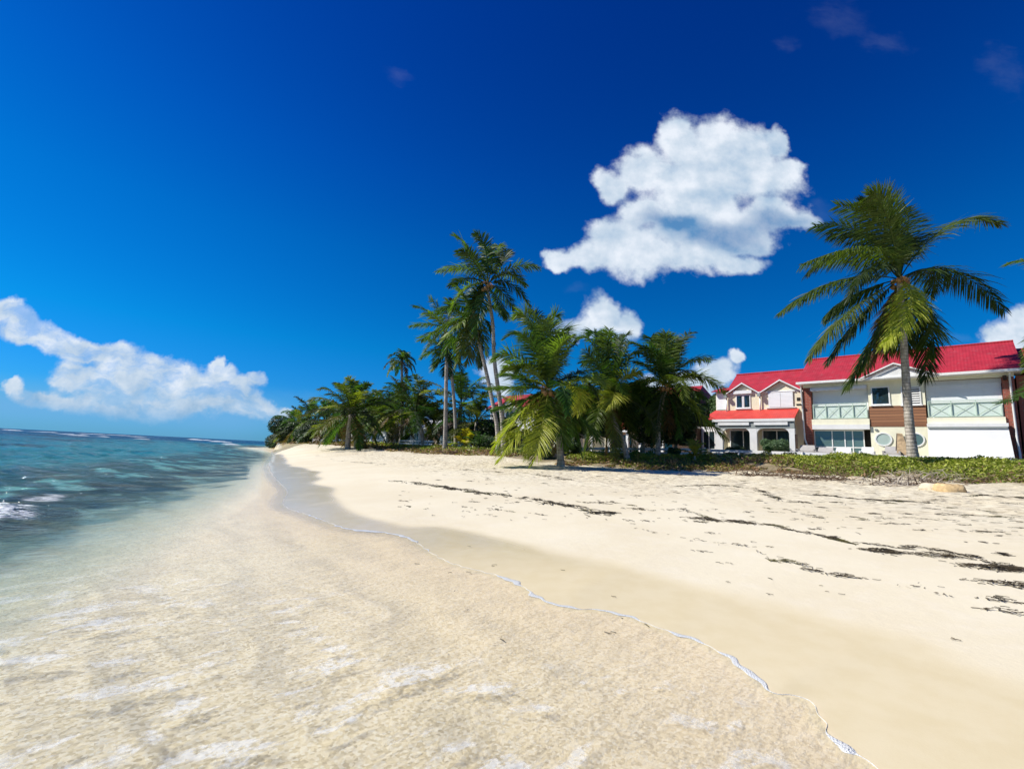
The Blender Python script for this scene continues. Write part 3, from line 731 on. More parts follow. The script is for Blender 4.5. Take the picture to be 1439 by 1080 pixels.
# centre bay windows
framed(U, A, 3.98, 4.82, 5.95, 7.03, -.02, rails=())
lw = framed(U, A, 5.52, 6.34, 5.90, 6.95, -.02, pmat_='dark')
lv = HB(U)
for i in range(7):
    z = 5.97 + i * .145
    lv.slab([(5.53, -.055, z), (6.33, -.055, z), (6.33, -.025, z + .075), (5.53, -.025, z + .075)], .012)
lv.build('louvre', M['white'], lw)
for uc, mt in ((4.40, 'frost'), (5.98, 'glassg')):
    rg_ = MB((U, 0, ZB)); n = 28; r0, r1 = .37, .45
    vs = []; fs = []
    for i in range(n):
        a = 2 * math.pi * i / n; c, s_ = math.cos(a), math.sin(a)
        vs += [(uc + r0 * c, -.01, 3.62 + r0 * s_), (uc + r0 * c, -.06, 3.62 + r0 * s_), (uc + r1 * c, -.06, 3.62 + r1 * s_), (uc + r1 * c, .01, 3.62 + r1 * s_)]
    for i in range(n):
        j = (i + 1) % n
        for k in range(3): fs.append((i * 4 + k, j * 4 + k, j * 4 + k + 1, i * 4 + k + 1))
    rg_.add(vs, fs); ro = rg_.build('round_window', M['white'], A)
    rp = MB((U, 0, ZB)); rp.add([(uc + r0 * math.cos(2 * math.pi * i / n), -.02, 3.62 + r0 * math.sin(2 * math.pi * i / n)) for i in range(n)] + [(uc + r0 * math.cos(2 * math.pi * i / n), .0, 3.62 + r0 * math.sin(2 * math.pi * i / n)) for i in range(n)],
        [tuple(range(n))] + [(i, (i + 1) % n, (i + 1) % n + n, i + n) for i in range(n)])
    rp.build('pane', M[mt], ro)
HB(U).box(3.98, 4.12, -.09, -.001, 4.20, 4.30).build('wall_lamp', M['greyframe'], A)
# right bay
HB(U).box(6.64, 9.92, .22, .28, 4.98, 7.02).build('roller_shutter', M['shutter'], A)
railing(U, A, 6.68, 9.86, -.03, 5.02, 6.03, 3)
HB(U).box(6.58, 10.02, -.34, -.101, 4.40, 4.60).build('shutter_box', M['white'], A)
sh = HB(U).slab([(6.60, -.24, 4.40), (6.56, -.62, 2.35), (10.12, -.62, 2.35), (10.0, -.24, 4.40)], .03).build('roll_down_blind', M['fabricw'], A)
HB(U).box(6.62, 9.98, -.345, -.25, 4.30, 4.395).build('blind_shade_band', M['greyframe'], A)  # grey strip standing in for the shadow beneath the shutter box
HB(U).box(7.3, 8.9, -.66, -.60, 2.36, 2.44).build('hem_bar', M['greyframe'], sh)
downspout(U, A, -.12, .0, 7.62, 2.4, .28)
downspout(U, A, 10.28, .0, 7.62, 2.4, .06)
HB(U).box(10.0, 10.16, -.3, -.001, 7.1, 7.35).build('eave_bracket', M['darkwood'], A)

# ---- neighbour continuing out of the frame on the right
Nn = house_root('brick_house', 10.6, .6, 'red brick house wall at the right edge beside the large house')
HB(10.6, .6).box(10.55, 17, .5, 6.5, 1.0, 7.4).build('wall', M['brick'], Nn)
b = HB(10.6, .6)
b.slab([(10.85, -.2, 7.5), (17.3, -.2, 7.5), (17.3, 3.6, 9.6), (10.85, 3.6, 9.6)], .09).slab([(10.85, 3.6, 9.6), (17.3, 3.6, 9.6), (17.3, 7, 7.5), (10.85, 7, 7.5)], .09)
b.build('roof', M['rooftop'], Nn)
fo = HB(10.6, .6).box(11.6, 12.7, .44, .52, 5.4, 6.8).build('window', M['white'], Nn)
HB(10.6, .6).box(11.7, 12.6, .43, .44, 5.5, 6.7).build('pane', M['glass'], fo)

# ---- cream house with two gables
Bh = house_root('gabled_house', -3.2, 0, 'cream house with two white trimmed gables above a bright red porch roof')
U = -3.2
HB(U).box(-5.60, -.25, .6, 6.2, 1.0, 7.16).build('wall', M['cream'], Bh)
# gable ends (wall triangles) and their little roofs meeting the main roof
for k, (a, c, b_, za, zc) in enumerate(((-5.62, -4.30, -3.03, 7.12, 8.0), (-3.03, -1.58, -.12, 7.12, 8.05))):
    w = HB(U).prism([(a + .06, 7.14), (b_ - .06, 7.14), (c, zc - .04)], .45, .598).build('gable', M['cream'], Bh)
    HB(U).slab([(a - .03, .22, za), (c, .22, zc), (c, 3.0, zc), (a - .03, 3.0, za)], -.05).slab([(c, .22, zc), (b_ + .03, .22, za), (b_ + .03, 3.0, za), (c, 3.0, zc)], -.05).build('gable_roof', M['rooftop'], Bh)
    HB(U).slab([(a - .05, .19, za - .06), (a - .05, .19, za + .03), (c, .19, zc + .06), (c, .19, zc - .05)], .04).slab([(c, .19, zc - .05), (c, .19, zc + .06), (b_ + .05, .19, za + .03), (b_ + .05, .19, za - .06)], .04).build('bargeboard', M['white'], w)
roof(U, Bh, -5.75, -.30, .55, 7.30, 3.4, 9.28, 6.4, 7.3)
HB(U).box(-5.60, -.25, .45, .598, 5.6, 7.138).build('upper_wall', M['cream'], Bh)
# porch roof
pr = HB(U)
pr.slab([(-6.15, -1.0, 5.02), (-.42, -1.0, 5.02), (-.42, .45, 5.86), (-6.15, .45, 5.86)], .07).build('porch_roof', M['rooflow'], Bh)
HB(U).prism([(-6.20, 4.80), (-.40, 4.80), (-.40, 5.00), (-6.20, 5.00)], -1.10, -1.0).build('porch_gutter', M['white'], Bh)
HB(U).box(-6.0, -.45, -.99, -.75, 4.28, 4.80).build('porch_beam', M['greyframe'], Bh)
for a, b_ in ((-5.75, -3.45), (-3.1, -.85)):
    HB(U).box(a, b_, -1.09, -.995, 4.52, 4.74).build('shutter_box', M['white'], Bh)
for a, b_ in ((-6.0, -5.45), (-3.45, -2.95), (-.80, -.45)):
    HB(U).box(a, b_, -.98, -.70, 1.5, 4.279).build('pillar', M['white'], Bh)
def arch(u0, u1, s=.42):
    b = HB(U)
    for (uu, sg) in ((u0, 1), (u1, -1)):
        pts = [(uu, 4.278), (uu + sg * s, 4.278)] + [(uu + sg * s * (1 - math.sin(a_ * math.pi / 12)), 4.278 - s * (1 - math.cos(a_ * math.pi / 12))) for a_ in range(1, 6)] + [(uu, 4.278 - s)]
        if sg < 0: pts = pts[::-1]
        b.prism(pts, -.97, -.72)
    return b.build('arch_corner', M['white'], Bh)
arch(-5.45, -3.45); arch(-2.95, -.80)
for a, b_ in ((-5.3, -3.4), (-2.9, -1.0)):
    d_ = framed(U, Bh, a, b_, 2.45, 4.2, .40, mull=((a + b_) / 2,), name='glass_door', sill=False)
HB(U).box(-6.1, -.3, -1.2, .39, 1.2, 2.36).build('porch_floor', M['cream2'], Bh)
w = framed(U, Bh, -4.78, -3.82, 6.08, 7.02, .43, mull=(-4.30, -4.36, -4.24), name='window')
HB(U).box(-4.98, -3.62, .25, .449, 7.16, 7.42).build('shutter_box', M['white'], Bh)
ws = HB(U).box(-2.45, -1.62, .36, .40, 6.02, 7.14).box(-1.60, -.78, .36, .40, 6.02, 7.14)
ws.build('closed_shutters', M['shutter'], Bh)
HB(U).box(-2.62, -.62, .34, .42, 5.93, 6.0).build('shutter_rail', M['white'], Bh)
HB(U).box(-2.62, -.62, .34, .42, 7.16, 7.22).build('shutter_rail', M['white'], Bh)
downspout(U, Bh, -5.55, .40, 7.2, 5.75)
downspout(U, Bh, -3.03, .40, 7.2, 5.75)
for u_ in (-5.55, -3.03): HB(U).box(u_ - .12, u_ + .12, -.0, .22, 6.85, 7.1).build('rain_hopper', M['greyframe'], Bh)
HB(U).box(-6.65, -5.62, 1.0, 5.0, 1.0, 7.5).build('side_wall', M['cream2'], Bh)
HB(U).box(-6.58, -5.68, .93, .999, 6.0, 7.40).build('closed_shutter', M['shutter'], Bh)
HB(U).slab([(-6.85, .5, 7.52), (-5.6, .5, 7.52), (-5.6, 2.6, 8.1), (-6.85, 2.6, 8.1)], .06).build('side_roof', M['rooftop'], Bh)
HB(U).slab([(-7.2, -.6, 5.1), (-6.15, -1.0, 5.02), (-6.15, .45, 5.86), (-6.65, .9, 5.95)], .06).build('hip_roof', M['rooflow'], Bh)
HB(U).box(-7.6, -6.3, .2, 4.5, 1.0, 4.5).build('annexe_wall', M['white'], Bh)
framed(U, Bh, -7.4, -6.5, 2.7, 4.1, .16, mull=(-6.95,), name='glass_door', sill=False)
HB(U).box(-.42, -.14, -.3, -.05, 6.0, 6.12).box(-.40, -.2, -.2, -.0, 6.35, 6.6).build('bracket_lamp', M['dark'], Bh)

# ---- houses half hidden behind the palms
def porch_house(name, u0, u1, yoff, zoff, label, low=True, seed=0, gable=None, hip=0.6, upper='cream2'):
    o = house_root(name, u0, yoff, label); o.location.z = ZB + zoff
    U = u0
    b = lambda: MB((u0, 0, ZB))
    b().box(u0 + .4, u1 - .3, 1.2, 7, .5, 7.2).build('wall', M[upper], o)
    rf = b(); rf.slab([(u0, .6, 7.3), (u1, .6, 7.3), (u1 - hip, 3.8, 9.3), (u0 + hip, 3.8, 9.3)], .09)
    rf.slab([(u0 + hip, 3.8, 9.3), (u1 - hip, 3.8, 9.3), (u1, 7.4, 7.3), (u0, 7.4, 7.3)], .09)
    rf.slab([(u0, 7.4, 7.3), (u0, .6, 7.3), (u0 + hip, 3.8, 9.3), (u0 + hip, 3.81, 9.3)], .05).slab([(u1, .6, 7.3), (u1, 7.4, 7.3), (u1 - hip, 3.81, 9.3), (u1 - hip, 3.8, 9.3)], .05)
    rfo = rf.build('roof', M['rooftop'], o)
    b().box(u0, u1, .48, .6, 7.12, 7.28).build('gutter', M['white'], rfo)
    if gable:
        ga = b().prism([(gable - 1.5, 7.2), (gable + 1.5, 7.2), (gable, 8.2)], .45, 1.3).build('gable', M['white'], o)
        b().slab([(gable - 1.7, .3, 7.15), (gable, .3, 8.3), (gable, 3, 8.3), (gable - 1.7, 3, 7.15)], -.05).slab([(gable, .3, 8.3), (gable + 1.7, .3, 7.15), (gable + 1.7, 3, 7.15), (gable, 3, 8.3)], -.05).build('gable_roof', M['rooftop'], o)
    n = max(1, int((u1 - u0) / 2.6))
    for i in range(n):
        a = u0 + .9 + i * (u1 - u0 - 1.2) / n
        f = b().box(a, a + 1.3, 1.12, 1.2, 5.7, 7.0).build('window', M['white'], o)
        b().box(a + .1, a + .6, 1.10, 1.12, 5.8, 6.9).box(a + .7, a + 1.2, 1.10, 1.12, 5.8, 6.9).build('pane', M['glass'], f)
    if low:
        lr = b(); lr.slab([(u0, -1.0, 4.75), (u1, -1.0, 4.75), (u1 - .6, 1.2, 6.0), (u0 + .6, 1.2, 6.0)], .07)
        lr.slab([(u0, -1.0, 4.75), (u0 + .6, 1.2, 6.0), (u0 + .4, 1.21, 6.0), (u0, 1.2, 4.75)], .03)
        lr.build('porch_roof', M['rooflow'], o)
        b().box(u0 - .02, u1 + .02, -1.1, -1.0, 4.55, 4.76).build('gutter', M['white'], o)
        m = max(2, int((u1 - u0) / 2.2))
        for i in range(m + 1):
            a = u0 + .1 + i * (u1 - u0 - .4) / m
            b().box(a, a + .24, -.9, -.66, .8, 4.56).build('pillar', M['white'], o)
    g_ = b().box(u0 + .9, u1 - .9, 1.08, 1.18, 2.2, 4.4)
    g_.build('glass_door', M['glass'], o)
    return o
C1 = porch_house('porch_house', -13.6, -8.8, 1.2, -.45, 'house with a red porch roof deep in the shade behind the leaning palm', gable=None)
C1b = porch_house('porch_house', -18.6, -14.2, .6, -.55, 'house whose bright red porch roof end shows between two bushy palms', gable=None)
C2 = porch_house('porch_house', -25.2, -20.4, .3, -.6, 'house with red porch roof and white posts behind the bushiest palm', gable=None)
D1 = porch_house('red_roofed_house', -35.6, -27.2, 0, -.25, 'pale house with a high red roof and white gable behind the tall palm trunks', low=False, gable=-31.3, upper='greywall')
HB(-35.6)
t_ = MB((-35.6, 0, ZB)).box(-35.4, -28, -.4, 1.1, 4.4, 4.6).build('canopy', M['white'], D1)
# small lean-to in the shade with a white roof edge and a brown board fence
sh_ = house_root('garden_shed', -9.5, -1.0, 'low dark shed with a white roof edge left of the cream gabled house', 'shed')
MB((-9.5, -1, ZB)).box(-9.8, -7.65, -.6, 1.0, 1.0, 4.35).build('wall', M['darkwood'], sh_)
MB((-9.5, -1, ZB)).box(-10.0, -7.6, -.9, 1.2, 4.36, 4.52).build('roof', M['white'], sh_)

# ---- far houses at the left
def small_house(name, px, d, w, dp, h, roofh, wall, rmat, label, rz=HRZ, openings=3):
    p = at(px, 620, d); z0 = gz(p.x, p.y) - .3
    o = empty(name, (p.x, p.y, z0), rz, label, 'house')
    MB().box(-w / 2, w / 2, 0, dp, 0, h).build('wall', M[wall], o)
    MB().slab([(-w / 2 - .3, -.5, h - .05), (w / 2 + .3, -.5, h - .05), (w / 2 + .3, dp / 2, h + roofh), (-w / 2 - .3, dp / 2, h + roofh)], .12).slab([(-w / 2 - .3, dp / 2, h + roofh), (w / 2 + .3, dp / 2, h + roofh), (w / 2 + .3, dp + .5, h - .05), (-w / 2 - .3, dp + .5, h - .05)], .12).build('roof', M[rmat], o)
    MB().prism([(-.01, 0)], 0, 0) if False else None
    for i in range(openings):
        a = -w / 2 + (i + .5) * w / openings
        f = MB().box(a - .55, a + .55, -.06, .0, .5, h - .6).build('door', M['white'], o)
        MB().box(a - .45, a - .05, -.08, -.06, .6, h - .7).box(a + .05, a + .45, -.08, -.06, .6, h - .7).build('pane', M['glass'], f)
    return o
small_house('white_bungalow', 545, 62, 8, 6, 3.0, 1.4, 'white', 'blueroof', 'white bungalow with a pale blue roof behind the far palms')
small_house('grey_bungalow', 585, 58, 5.5, 5, 2.7, 1.2, 'greywall', 'greywall', 'grey white bungalow low behind the palm trunks')
small_house('teal_hut', 620, 54, 3.8, 4, 2.6, 1.0, 'teal', 'darkwood', 'teal painted hut behind the slender palm trunk', openings=1)
small_house('white_hut', 648, 52, 2.0, 3, 2.6, .8, 'white', 'darkwood', 'small white hut right of the teal hut', openings=1)
small_house('beach_cabin', 478, 84, 9, 6, 3.0, 1.3, 'white', 'blueroof', 'white cabin glimpsed far left behind the twin trunk palm')

# ------------------------------------------------------------------ fences
def fence(name, pts, h, label, rails, posts_every=2.0, rail_h=.16, mat='white'):
    o = empty(name, pts[0], 0, label, 'fence', 'white fences along the gardens')
    base = Vector(pts[0])
    for i in range(len(pts) - 1):
        a = Vector(pts[i]); b = Vector(pts[i + 1]); L = (b - a).length; d = (b - a) / L; nrm = Vector((d.y, -d.x, 0)).normalized() * .025
        for rz_ in rails:
            m = MB(base); q = [a - nrm, b - nrm, b + nrm, a + nrm]
            m.add([p + Vector((0, 0, rz_)) for p in q] + [p + Vector((0, 0, rz_ + rail_h)) for p in q], [(0,3,2,1),(4,5,6,7),(0,1,5,4),(1,2,6,5),(2,3,7,6),(3,0,4,7)])
            m.build('rail', M[mat], o)
        n = max(1, round(L / posts_every))
        for k in range(n + (1 if i == len(pts) - 2 else 0)):
            p = a + (b - a) * k / n + nrm * 3
            MB(base).box(p.x - .05, p.x + .05, p.y - .05, p.y + .05, p.z - .5, p.z + h).build('post', M[mat], o)
    return o
fence('white_fence', [hpos(-5.6, -2.9, 2.22), hpos(10.5, -2.9, 2.16)], .36, 'low white rail fence in front of the two nearest houses', (.16,), 1.9, .19)
fence('white_fence', [at(808, 641, 33) , at(990, 642.5, 33.5)], .72, 'double rail white fence behind the grass under the bushy palms', (.2, .48), 2.2, .17)
fence('white_fence', [at(562, 625, 49), at(645, 628, 44)], .5, 'white rail fence between the far palm trunks', (.1, .38), 2.2, .16)
fence('white_fence', [at(440, 620.5, 78), at(556, 622, 60)], .55, 'long white fence low behind the farthest palms', (.15,), 3.0, .3)
fence('white_fence', [at(735, 640, 38), at(806, 641, 34)], .55, 'low white rail behind the trunk of the bushiest palm', (.2,), 2.2, .28)

# ------------------------------------------------------------------ palms
rng = np.random.default_rng(3)
def frond_geo(p0, p1, p2, n=60, ll=0.75, droop=0.55, wind=(0, 0, 0), seed=0, lw=0.042, seg=3, start=.14, twist=0.0):
    r = np.random.default_rng(seed)
    p0, p1, p2 = (np.array(p, float) for p in (p0, p1, p2))
    c1 = 2 * p1 - 0.5 * (p0 + p2)                      # curve passes through p1
    K = 14; T = np.linspace(0, 1, K)[:, None]
    B = (1 - T) ** 2 * p0 + 2 * T * (1 - T) * c1 + T ** 2 * p2
    L = np.linalg.norm(np.diff(B, axis=0), axis=1).sum()
    vs = []; fs = []
    up = np.array([0, 0, 1.0])
    # midrib
    for i in range(K):
        t = B[min(i + 1, K - 1)] - B[max(i - 1, 0)]; t /= np.linalg.norm(t) + 1e-9
        s = np.cross(t, up); ns = np.linalg.norm(s); s = s / ns if ns > .15 else np.array([1.0, 0, 0])
        nn = np.cross(s, t); w = 0.045 * (1 - T[i, 0]) ** 0.8 + .007
        for a, b in ((1, 0), (0, .7), (-1, 0), (0, -.7)): vs.append(B[i] + s * w * a + nn * w * b)
    for i in range(K - 1):
        for k in range(4): fs.append((i * 4 + k, i * 4 + (k + 1) % 4, (i + 1) * 4 + (k + 1) % 4, (i + 1) * 4 + k))
    base = len(vs)
    t = np.linspace(start, 1.0, n) + r.normal(0, .003, n)
    t = np.clip(t, 0, 1)
    tt = np.repeat(t, 2); side = np.tile([1.0, -1.0], n)
    tt2 = tt[:, None]
    P = (1 - tt2) ** 2 * p0 + 2 * tt2 * (1 - tt2) * c1 + tt2 ** 2 * p2
    Tn = 2 * (1 - tt2) * (c1 - p0) + 2 * tt2 * (p2 - c1); Tn /= np.linalg.norm(Tn, axis=1)[:, None] + 1e-9
    S = np.cross(Tn, up); nS = np.linalg.norm(S, axis=1)[:, None]
    ref = np.array([math.cos(seed * 1.3), math.sin(seed * 1.3), 0])
    S = S / (nS + 1e-6) * np.clip(nS * 4, 0, 1) + ref * np.clip(1 - nS * 4, 0, 1); S /= np.linalg.norm(S, axis=1)[:, None]
    if twist:
        a = twist * tt2
        S = S * np.cos(a) + np.cross(Tn, S) * np.sin(a)
    N = np.cross(S, Tn)
    fl = np.clip((tt - start) / (1 - start), 0, 1)
    Ln = ll * (0.30 + 0.70 * np.clip(fl / .25, 0, 1)) * (1 - 0.62 * np.clip((fl - .5) / .5, 0, 1) ** 1.4) * (1 + r.normal(0, .09, len(tt)))
    ang = (18 + 34 * fl) * math.pi / 180 + r.normal(0, .07, len(tt))
    D0 = S * (side * np.cos(ang))[:, None] + Tn * np.sin(ang)[:, None] + N * (0.25 + r.normal(0, .12, len(tt)))[:, None]
    D0 /= np.linalg.norm(D0, axis=1)[:, None]
    g_ = np.array([0, 0, -1.0]) * droop + np.array(wind, float)
    gr = (1 + r.normal(0, .25, len(tt)))[:, None]
    pts = [P]; dirs = []
    for k in range(seg):
        d = D0 + g_ * gr * (0.25 + 0.75 * (k + .6) / seg * 1.5); d /= np.linalg.norm(d, axis=1)[:, None]
        dirs.append(d); pts.append(pts[-1] + d * (Ln / seg)[:, None])
    wd = [0.55, 1.0, .8, .06] if seg == 3 else [0.7, 1.0, .08]
    m = len(tt); rt = r.normal(0, .5, m)[:, None]
    allv = []
    for k in range(seg + 1):
        d = dirs[min(k, seg - 1)]
        wv = Tn - d * (Tn * d).sum(1)[:, None]; wv /= np.linalg.norm(wv, axis=1)[:, None] + 1e-6
        wv = wv * np.cos(rt) + np.cross(d, wv) * np.sin(rt)
        hw = lw * .5 * wd[k]
        allv += [pts[k] + wv * hw, pts[k] - wv * hw]
    AV = np.stack(allv, 1)                             # m, 2(seg+1), 3
    q = 2 * (seg + 1)
    vs = np.concatenate([np.array(vs), AV.reshape(-1, 3)])
    idx = base + np.arange(m)[:, None] * q
    for k in range(seg):
        f = np.concatenate([idx + 2 * k, idx + 2 * k + 1, idx + 2 * k + 3, idx + 2 * k + 2], 1)
        fs += f.tolist()
    return vs, fs
GREEN = [(0.092, 0.148, 0.024), (0.050, 0.100, 0.019), (0.135, 0.190, 0.028), (0.038, 0.068, 0.018)]
YELLOW = (0.24, 0.25, 0.035)
BROWN = (0.15, 0.095, 0.045)
def add_frond(parent, p0, p1, p2, color, **kw):
    v, f = frond_geo(p0, p1, p2, **kw)
    o = meshobj('frond', v, f, M['frond'], parent)
    o.color = (*color, 1)
    return o
def palm_crown(root, heart, n, L, seed, wind=(0, 0, 0), ll=.75, nl=56, lo=-50, droop=.55, lw=.042, yellow=.06, dead=2, seg=3, skip=None, hi=84, colk=1.0, sag=1.0):
    r = random.Random(seed); h = Vector(heart)
    for i in range(n):
        f = i / max(1, n - 1)
        el = hi + (lo - hi) * f ** .9 + r.uniform(-7, 7); az = i * 2.39996 + seed + r.uniform(-.25, .25)
        l = L * (.72 + .28 * math.sin(math.pi * (0.15 + f * .75))) * r.uniform(.88, 1.08)
        d = Vector((math.cos(az) * math.cos(R(el)), math.sin(az) * math.cos(R(el)), math.sin(R(el))))
        w = Vector(wind)
        p1 = h + d * l * .52 + Vector((0, 0, -l * .03 * sag)) + w * l * .12
        out = Vector((math.cos(az), math.sin(az), 0))
        sg = (.20 + .28 * math.cos(R(el)) + .12 * r.random()) * sag
        p2 = h + d * l * .86 + out * l * .12 * max(0, math.sin(R(el))) + Vector((0, 0, -l * sg)) + w * l * .34
        if skip and skip(az, el): continue
        c = GREEN[r.randrange(4)]; c = tuple(x * r.uniform(.75, 1.25) * colk for x in c)
        if r.random() < yellow: c = tuple(YELLOW[k] * .8 + c[k] * .2 for k in range(3))
        if f > .95 and dead: c = BROWN
        add_frond(root, h, p1, p2, c, n=nl, ll=ll, droop=droop, wind=tuple(w * .6), seed=seed * 100 + i, lw=lw, seg=seg, twist=r.uniform(-.5, .5))
def palm_trunk(root, pts, r0, r1, boll=1.5, n=12):
    # pts local; smooth tube with slight rings
    P = catmull([tuple(p) for p in pts], 10); m = len(P)
    rad = []
    for i in range(m):
        f = i / (m - 1); r_ = r0 + (r1 - r0) * f
        r_ *= 1 + (boll - 1) * math.exp(-f * 16)
        r_ *= 1 + .035 * math.sin(i * 2.4) 
        rad.append(r_)
    b = MB().tube(P, rad, n)
    return b.build('trunk', M['trunk'], root, True)
def coconuts(root, heart, n, seed, r_=.13):
    rr = random.Random(seed); h = Vector(heart)
    cl = MB()
    for i in range(4):
        a = rr.uniform(0, 6.28); e = h + Vector((math.cos(a) * .5, math.sin(a) * .5, rr.uniform(-.25, .2)))
        cl.tube([h, (h + e) / 2 + Vector((0, 0, .15)), e], [.03, .025, .012], 5)
        for k in range(6):
            a2 = rr.uniform(0, 6.28); s = e.lerp(h, rr.random() * .5)
            cl.tube([s, s + Vector((math.cos(a2) * .22, math.sin(a2) * .22, rr.uniform(-.2, .1)))], [.012, .006], 4)
    st = cl.build('flower_stalk', M['stalk'], root)
    me = None
    for i in range(n):
        a = i * 2.4 + seed; c = h + Vector((math.cos(a) * .30, math.sin(a) * .30, -.16 - .12 * (i % 3)))
        if me is None:
            v = []; f = []
            for j in range(9):
                th = math.pi * j / 8
                for k in range(10):
                    ph = 2 * math.pi * k / 10; rrd = math.sin(th) * (1 - .08 * math.cos(3 * ph))
                    v.append((r_ * rrd * math.cos(ph), r_ * rrd * math.sin(ph), r_ * 1.25 * math.cos(th)))
            for j in range(8):
                for k in range(10): f.append((j * 10 + k, j * 10 + (k + 1) % 10, (j + 1) * 10 + (k + 1) % 10, (j + 1) * 10 + k))
            o = meshobj('coconut', v, f, M['coconut'], root, True); me = o.data
        else:
            o = bpy.data.objects.new('coconut', me); COL.objects.link(o); o.parent = root
        o.location = c; o.rotation_euler = (rr.uniform(-.5, .5), rr.uniform(-.5, .5), 0)
PG = 'coconut palms along the beach'
def palm(name, base, trunk_px, d, label, r0, r1, dd=0.0, boll=1.5, group=PG):
    """base and trunk places measured in the photograph at ground distance d; returns root, heart"""
    pts = [at(x, y, d + dd * i / max(1, len(trunk_px) - 1)) for i, (x, y) in enumerate(trunk_px)]
    b0 = at(base[0], base[1], d); b = Vector((b0.x, b0.y, min(gz(b0.x, b0.y), b0.z + 3) - .15))
    o = empty(name, b, 0, label, 'palm tree', group)
    loc = [p - b for p in pts]; loc = [Vector((0, 0, 0))] + loc
    palm_trunk(o, loc, r0, r1, boll)
    return o, loc[-1], b

# hero palm on the right
d = 23.5
hp, heart, hb = palm('coconut_palm', (1284, 646), [(1281, 625), (1277.5, 590), (1274.5, 551), (1271, 500), (1268, 450), (1264.5, 405), (1264, 392)], d,
                     'tall windblown coconut palm standing alone before the large house on the right', .225, .13, 0, 1.5)
def hz(x, y, dy): return at(1080 + x / 3.376, 240 + y / 3.376, d + dy) - hb
HF = [((850, 262), (1092, 250), .3, .2, 0, .30), ((870, 478), (1118, 660), -.2, -.5, 0, .55), ((612, 262), (505, 112), .3, .8, 0, .2), ((600, 270), (430, 145), 1.0, 1.6, 0, .3),
      ((560, 290), (330, 165), -.6, -.9, 0, .3), ((450, 300), (222, 262), .6, .9, 0, .3), ((480, 370), (165, 440), -.7, -1.2, 0, .6), ((400, 380), (190, 480), .9, 1.5, 0, .6),
      ((330, 520), (58, 670), .5, .9, 0, .55), ((400, 590), (275, 690), 1.2, 2.0, 0, .6), ((370, 680), (195, 880), -.6, -.9, 1, .6), ((440, 690), (285, 900), .4, .8, 0, .6),
      ((505, 790), (372, 1025), .6, .9, 0, .5), ((545, 740), (450, 950), 1.2, 1.4, 3, .5), ((672, 620), (545, 830), -1.4, -1.7, 2, .5), ((725, 730), (742, 985), .5, .7, 0, .5),
      ((760, 700), (770, 880), -.2, -.2, 0, .5), ((660, 305), (655, 175), 1.5, 2.4, 0, .2), ((560, 215), (480, 118), -1.2, -1.5, 0, .3), ((520, 330), (300, 300), 1.6, 2.6, 0, .5),
      ((585, 700), (560, 880), 1.6, 2.0, 3, .5), ((770, 470), (770, 590), 1.8, 3.4, 0, .6), ((640, 330), (590, 300), 2.0, 4.0, 0, .6), ((500, 450), (380, 600), -1.3, -2.4, 0, .6), ((620, 720), (640, 860), 1.0, 1.2, 0, .5)]
for i, (m_, t_, a_, b_, kind, dr_) in enumerate(HF):
    c = {0: tuple(x * .72 for x in GREEN[i % 4]), 1: (0.09, 0.12, 0.025), 2: (0.36, 0.38, 0.045), 3: BROWN}[kind]
    add_frond(hp, heart, hz(*m_, a_), hz(*t_, b_), c, n=130, ll=(1.3 if i in (2, 3, 4, 17, 18) else 1.5), droop=dr_ * (1.4 if i in (2, 3, 4, 17, 18) else 2.1), wind=((-.30 if i in (2, 3, 4, 5, 17, 18) else -.08), .05, 0), seed=400 + i, lw=.052, twist=(.9 if i in (2, 3, 4, 17, 18) else random.Random(i).uniform(-.5, .5)))
coconuts(hp, heart, 7, 3)
# palm just outside the frame on the right, two of its fronds reaching in
d = 19.0
rp_, heart, rb = palm('coconut_palm', (1530, 670), [(1528, 640), (1523, 560), (1518, 470), (1516, 435)], d, 'palm at the right edge of the frame with only its frond tips showing', .17, .11)
def rpx(x, y, dy): return at(x, y, d + dy) - rb
for i, (m_, t_, a_, b_) in enumerate([((1475, 372), (1413, 372), .2, .3), ((1462, 530), (1404, 566), -.2, -.4), ((1475, 600), (1440, 650), .5, .8), ((1560, 350), (1640, 420), 0, .2), ((1530, 330), (1500, 290), .2, .5), ((1570, 480), (1640, 560), 0, 0), ((1465, 455), (1442, 520), .8, 1.6), ((1540, 520), (1560, 600), -.4, -.4), ((1550, 400), (1640, 350), .2, .5)]):
    add_frond(rp_, heart, rpx(*m_, a_), rpx(*t_, b_), GREEN[i % 4], n=64, ll=.75, droop=.45, wind=(-.25, .05, 0), seed=500 + i)

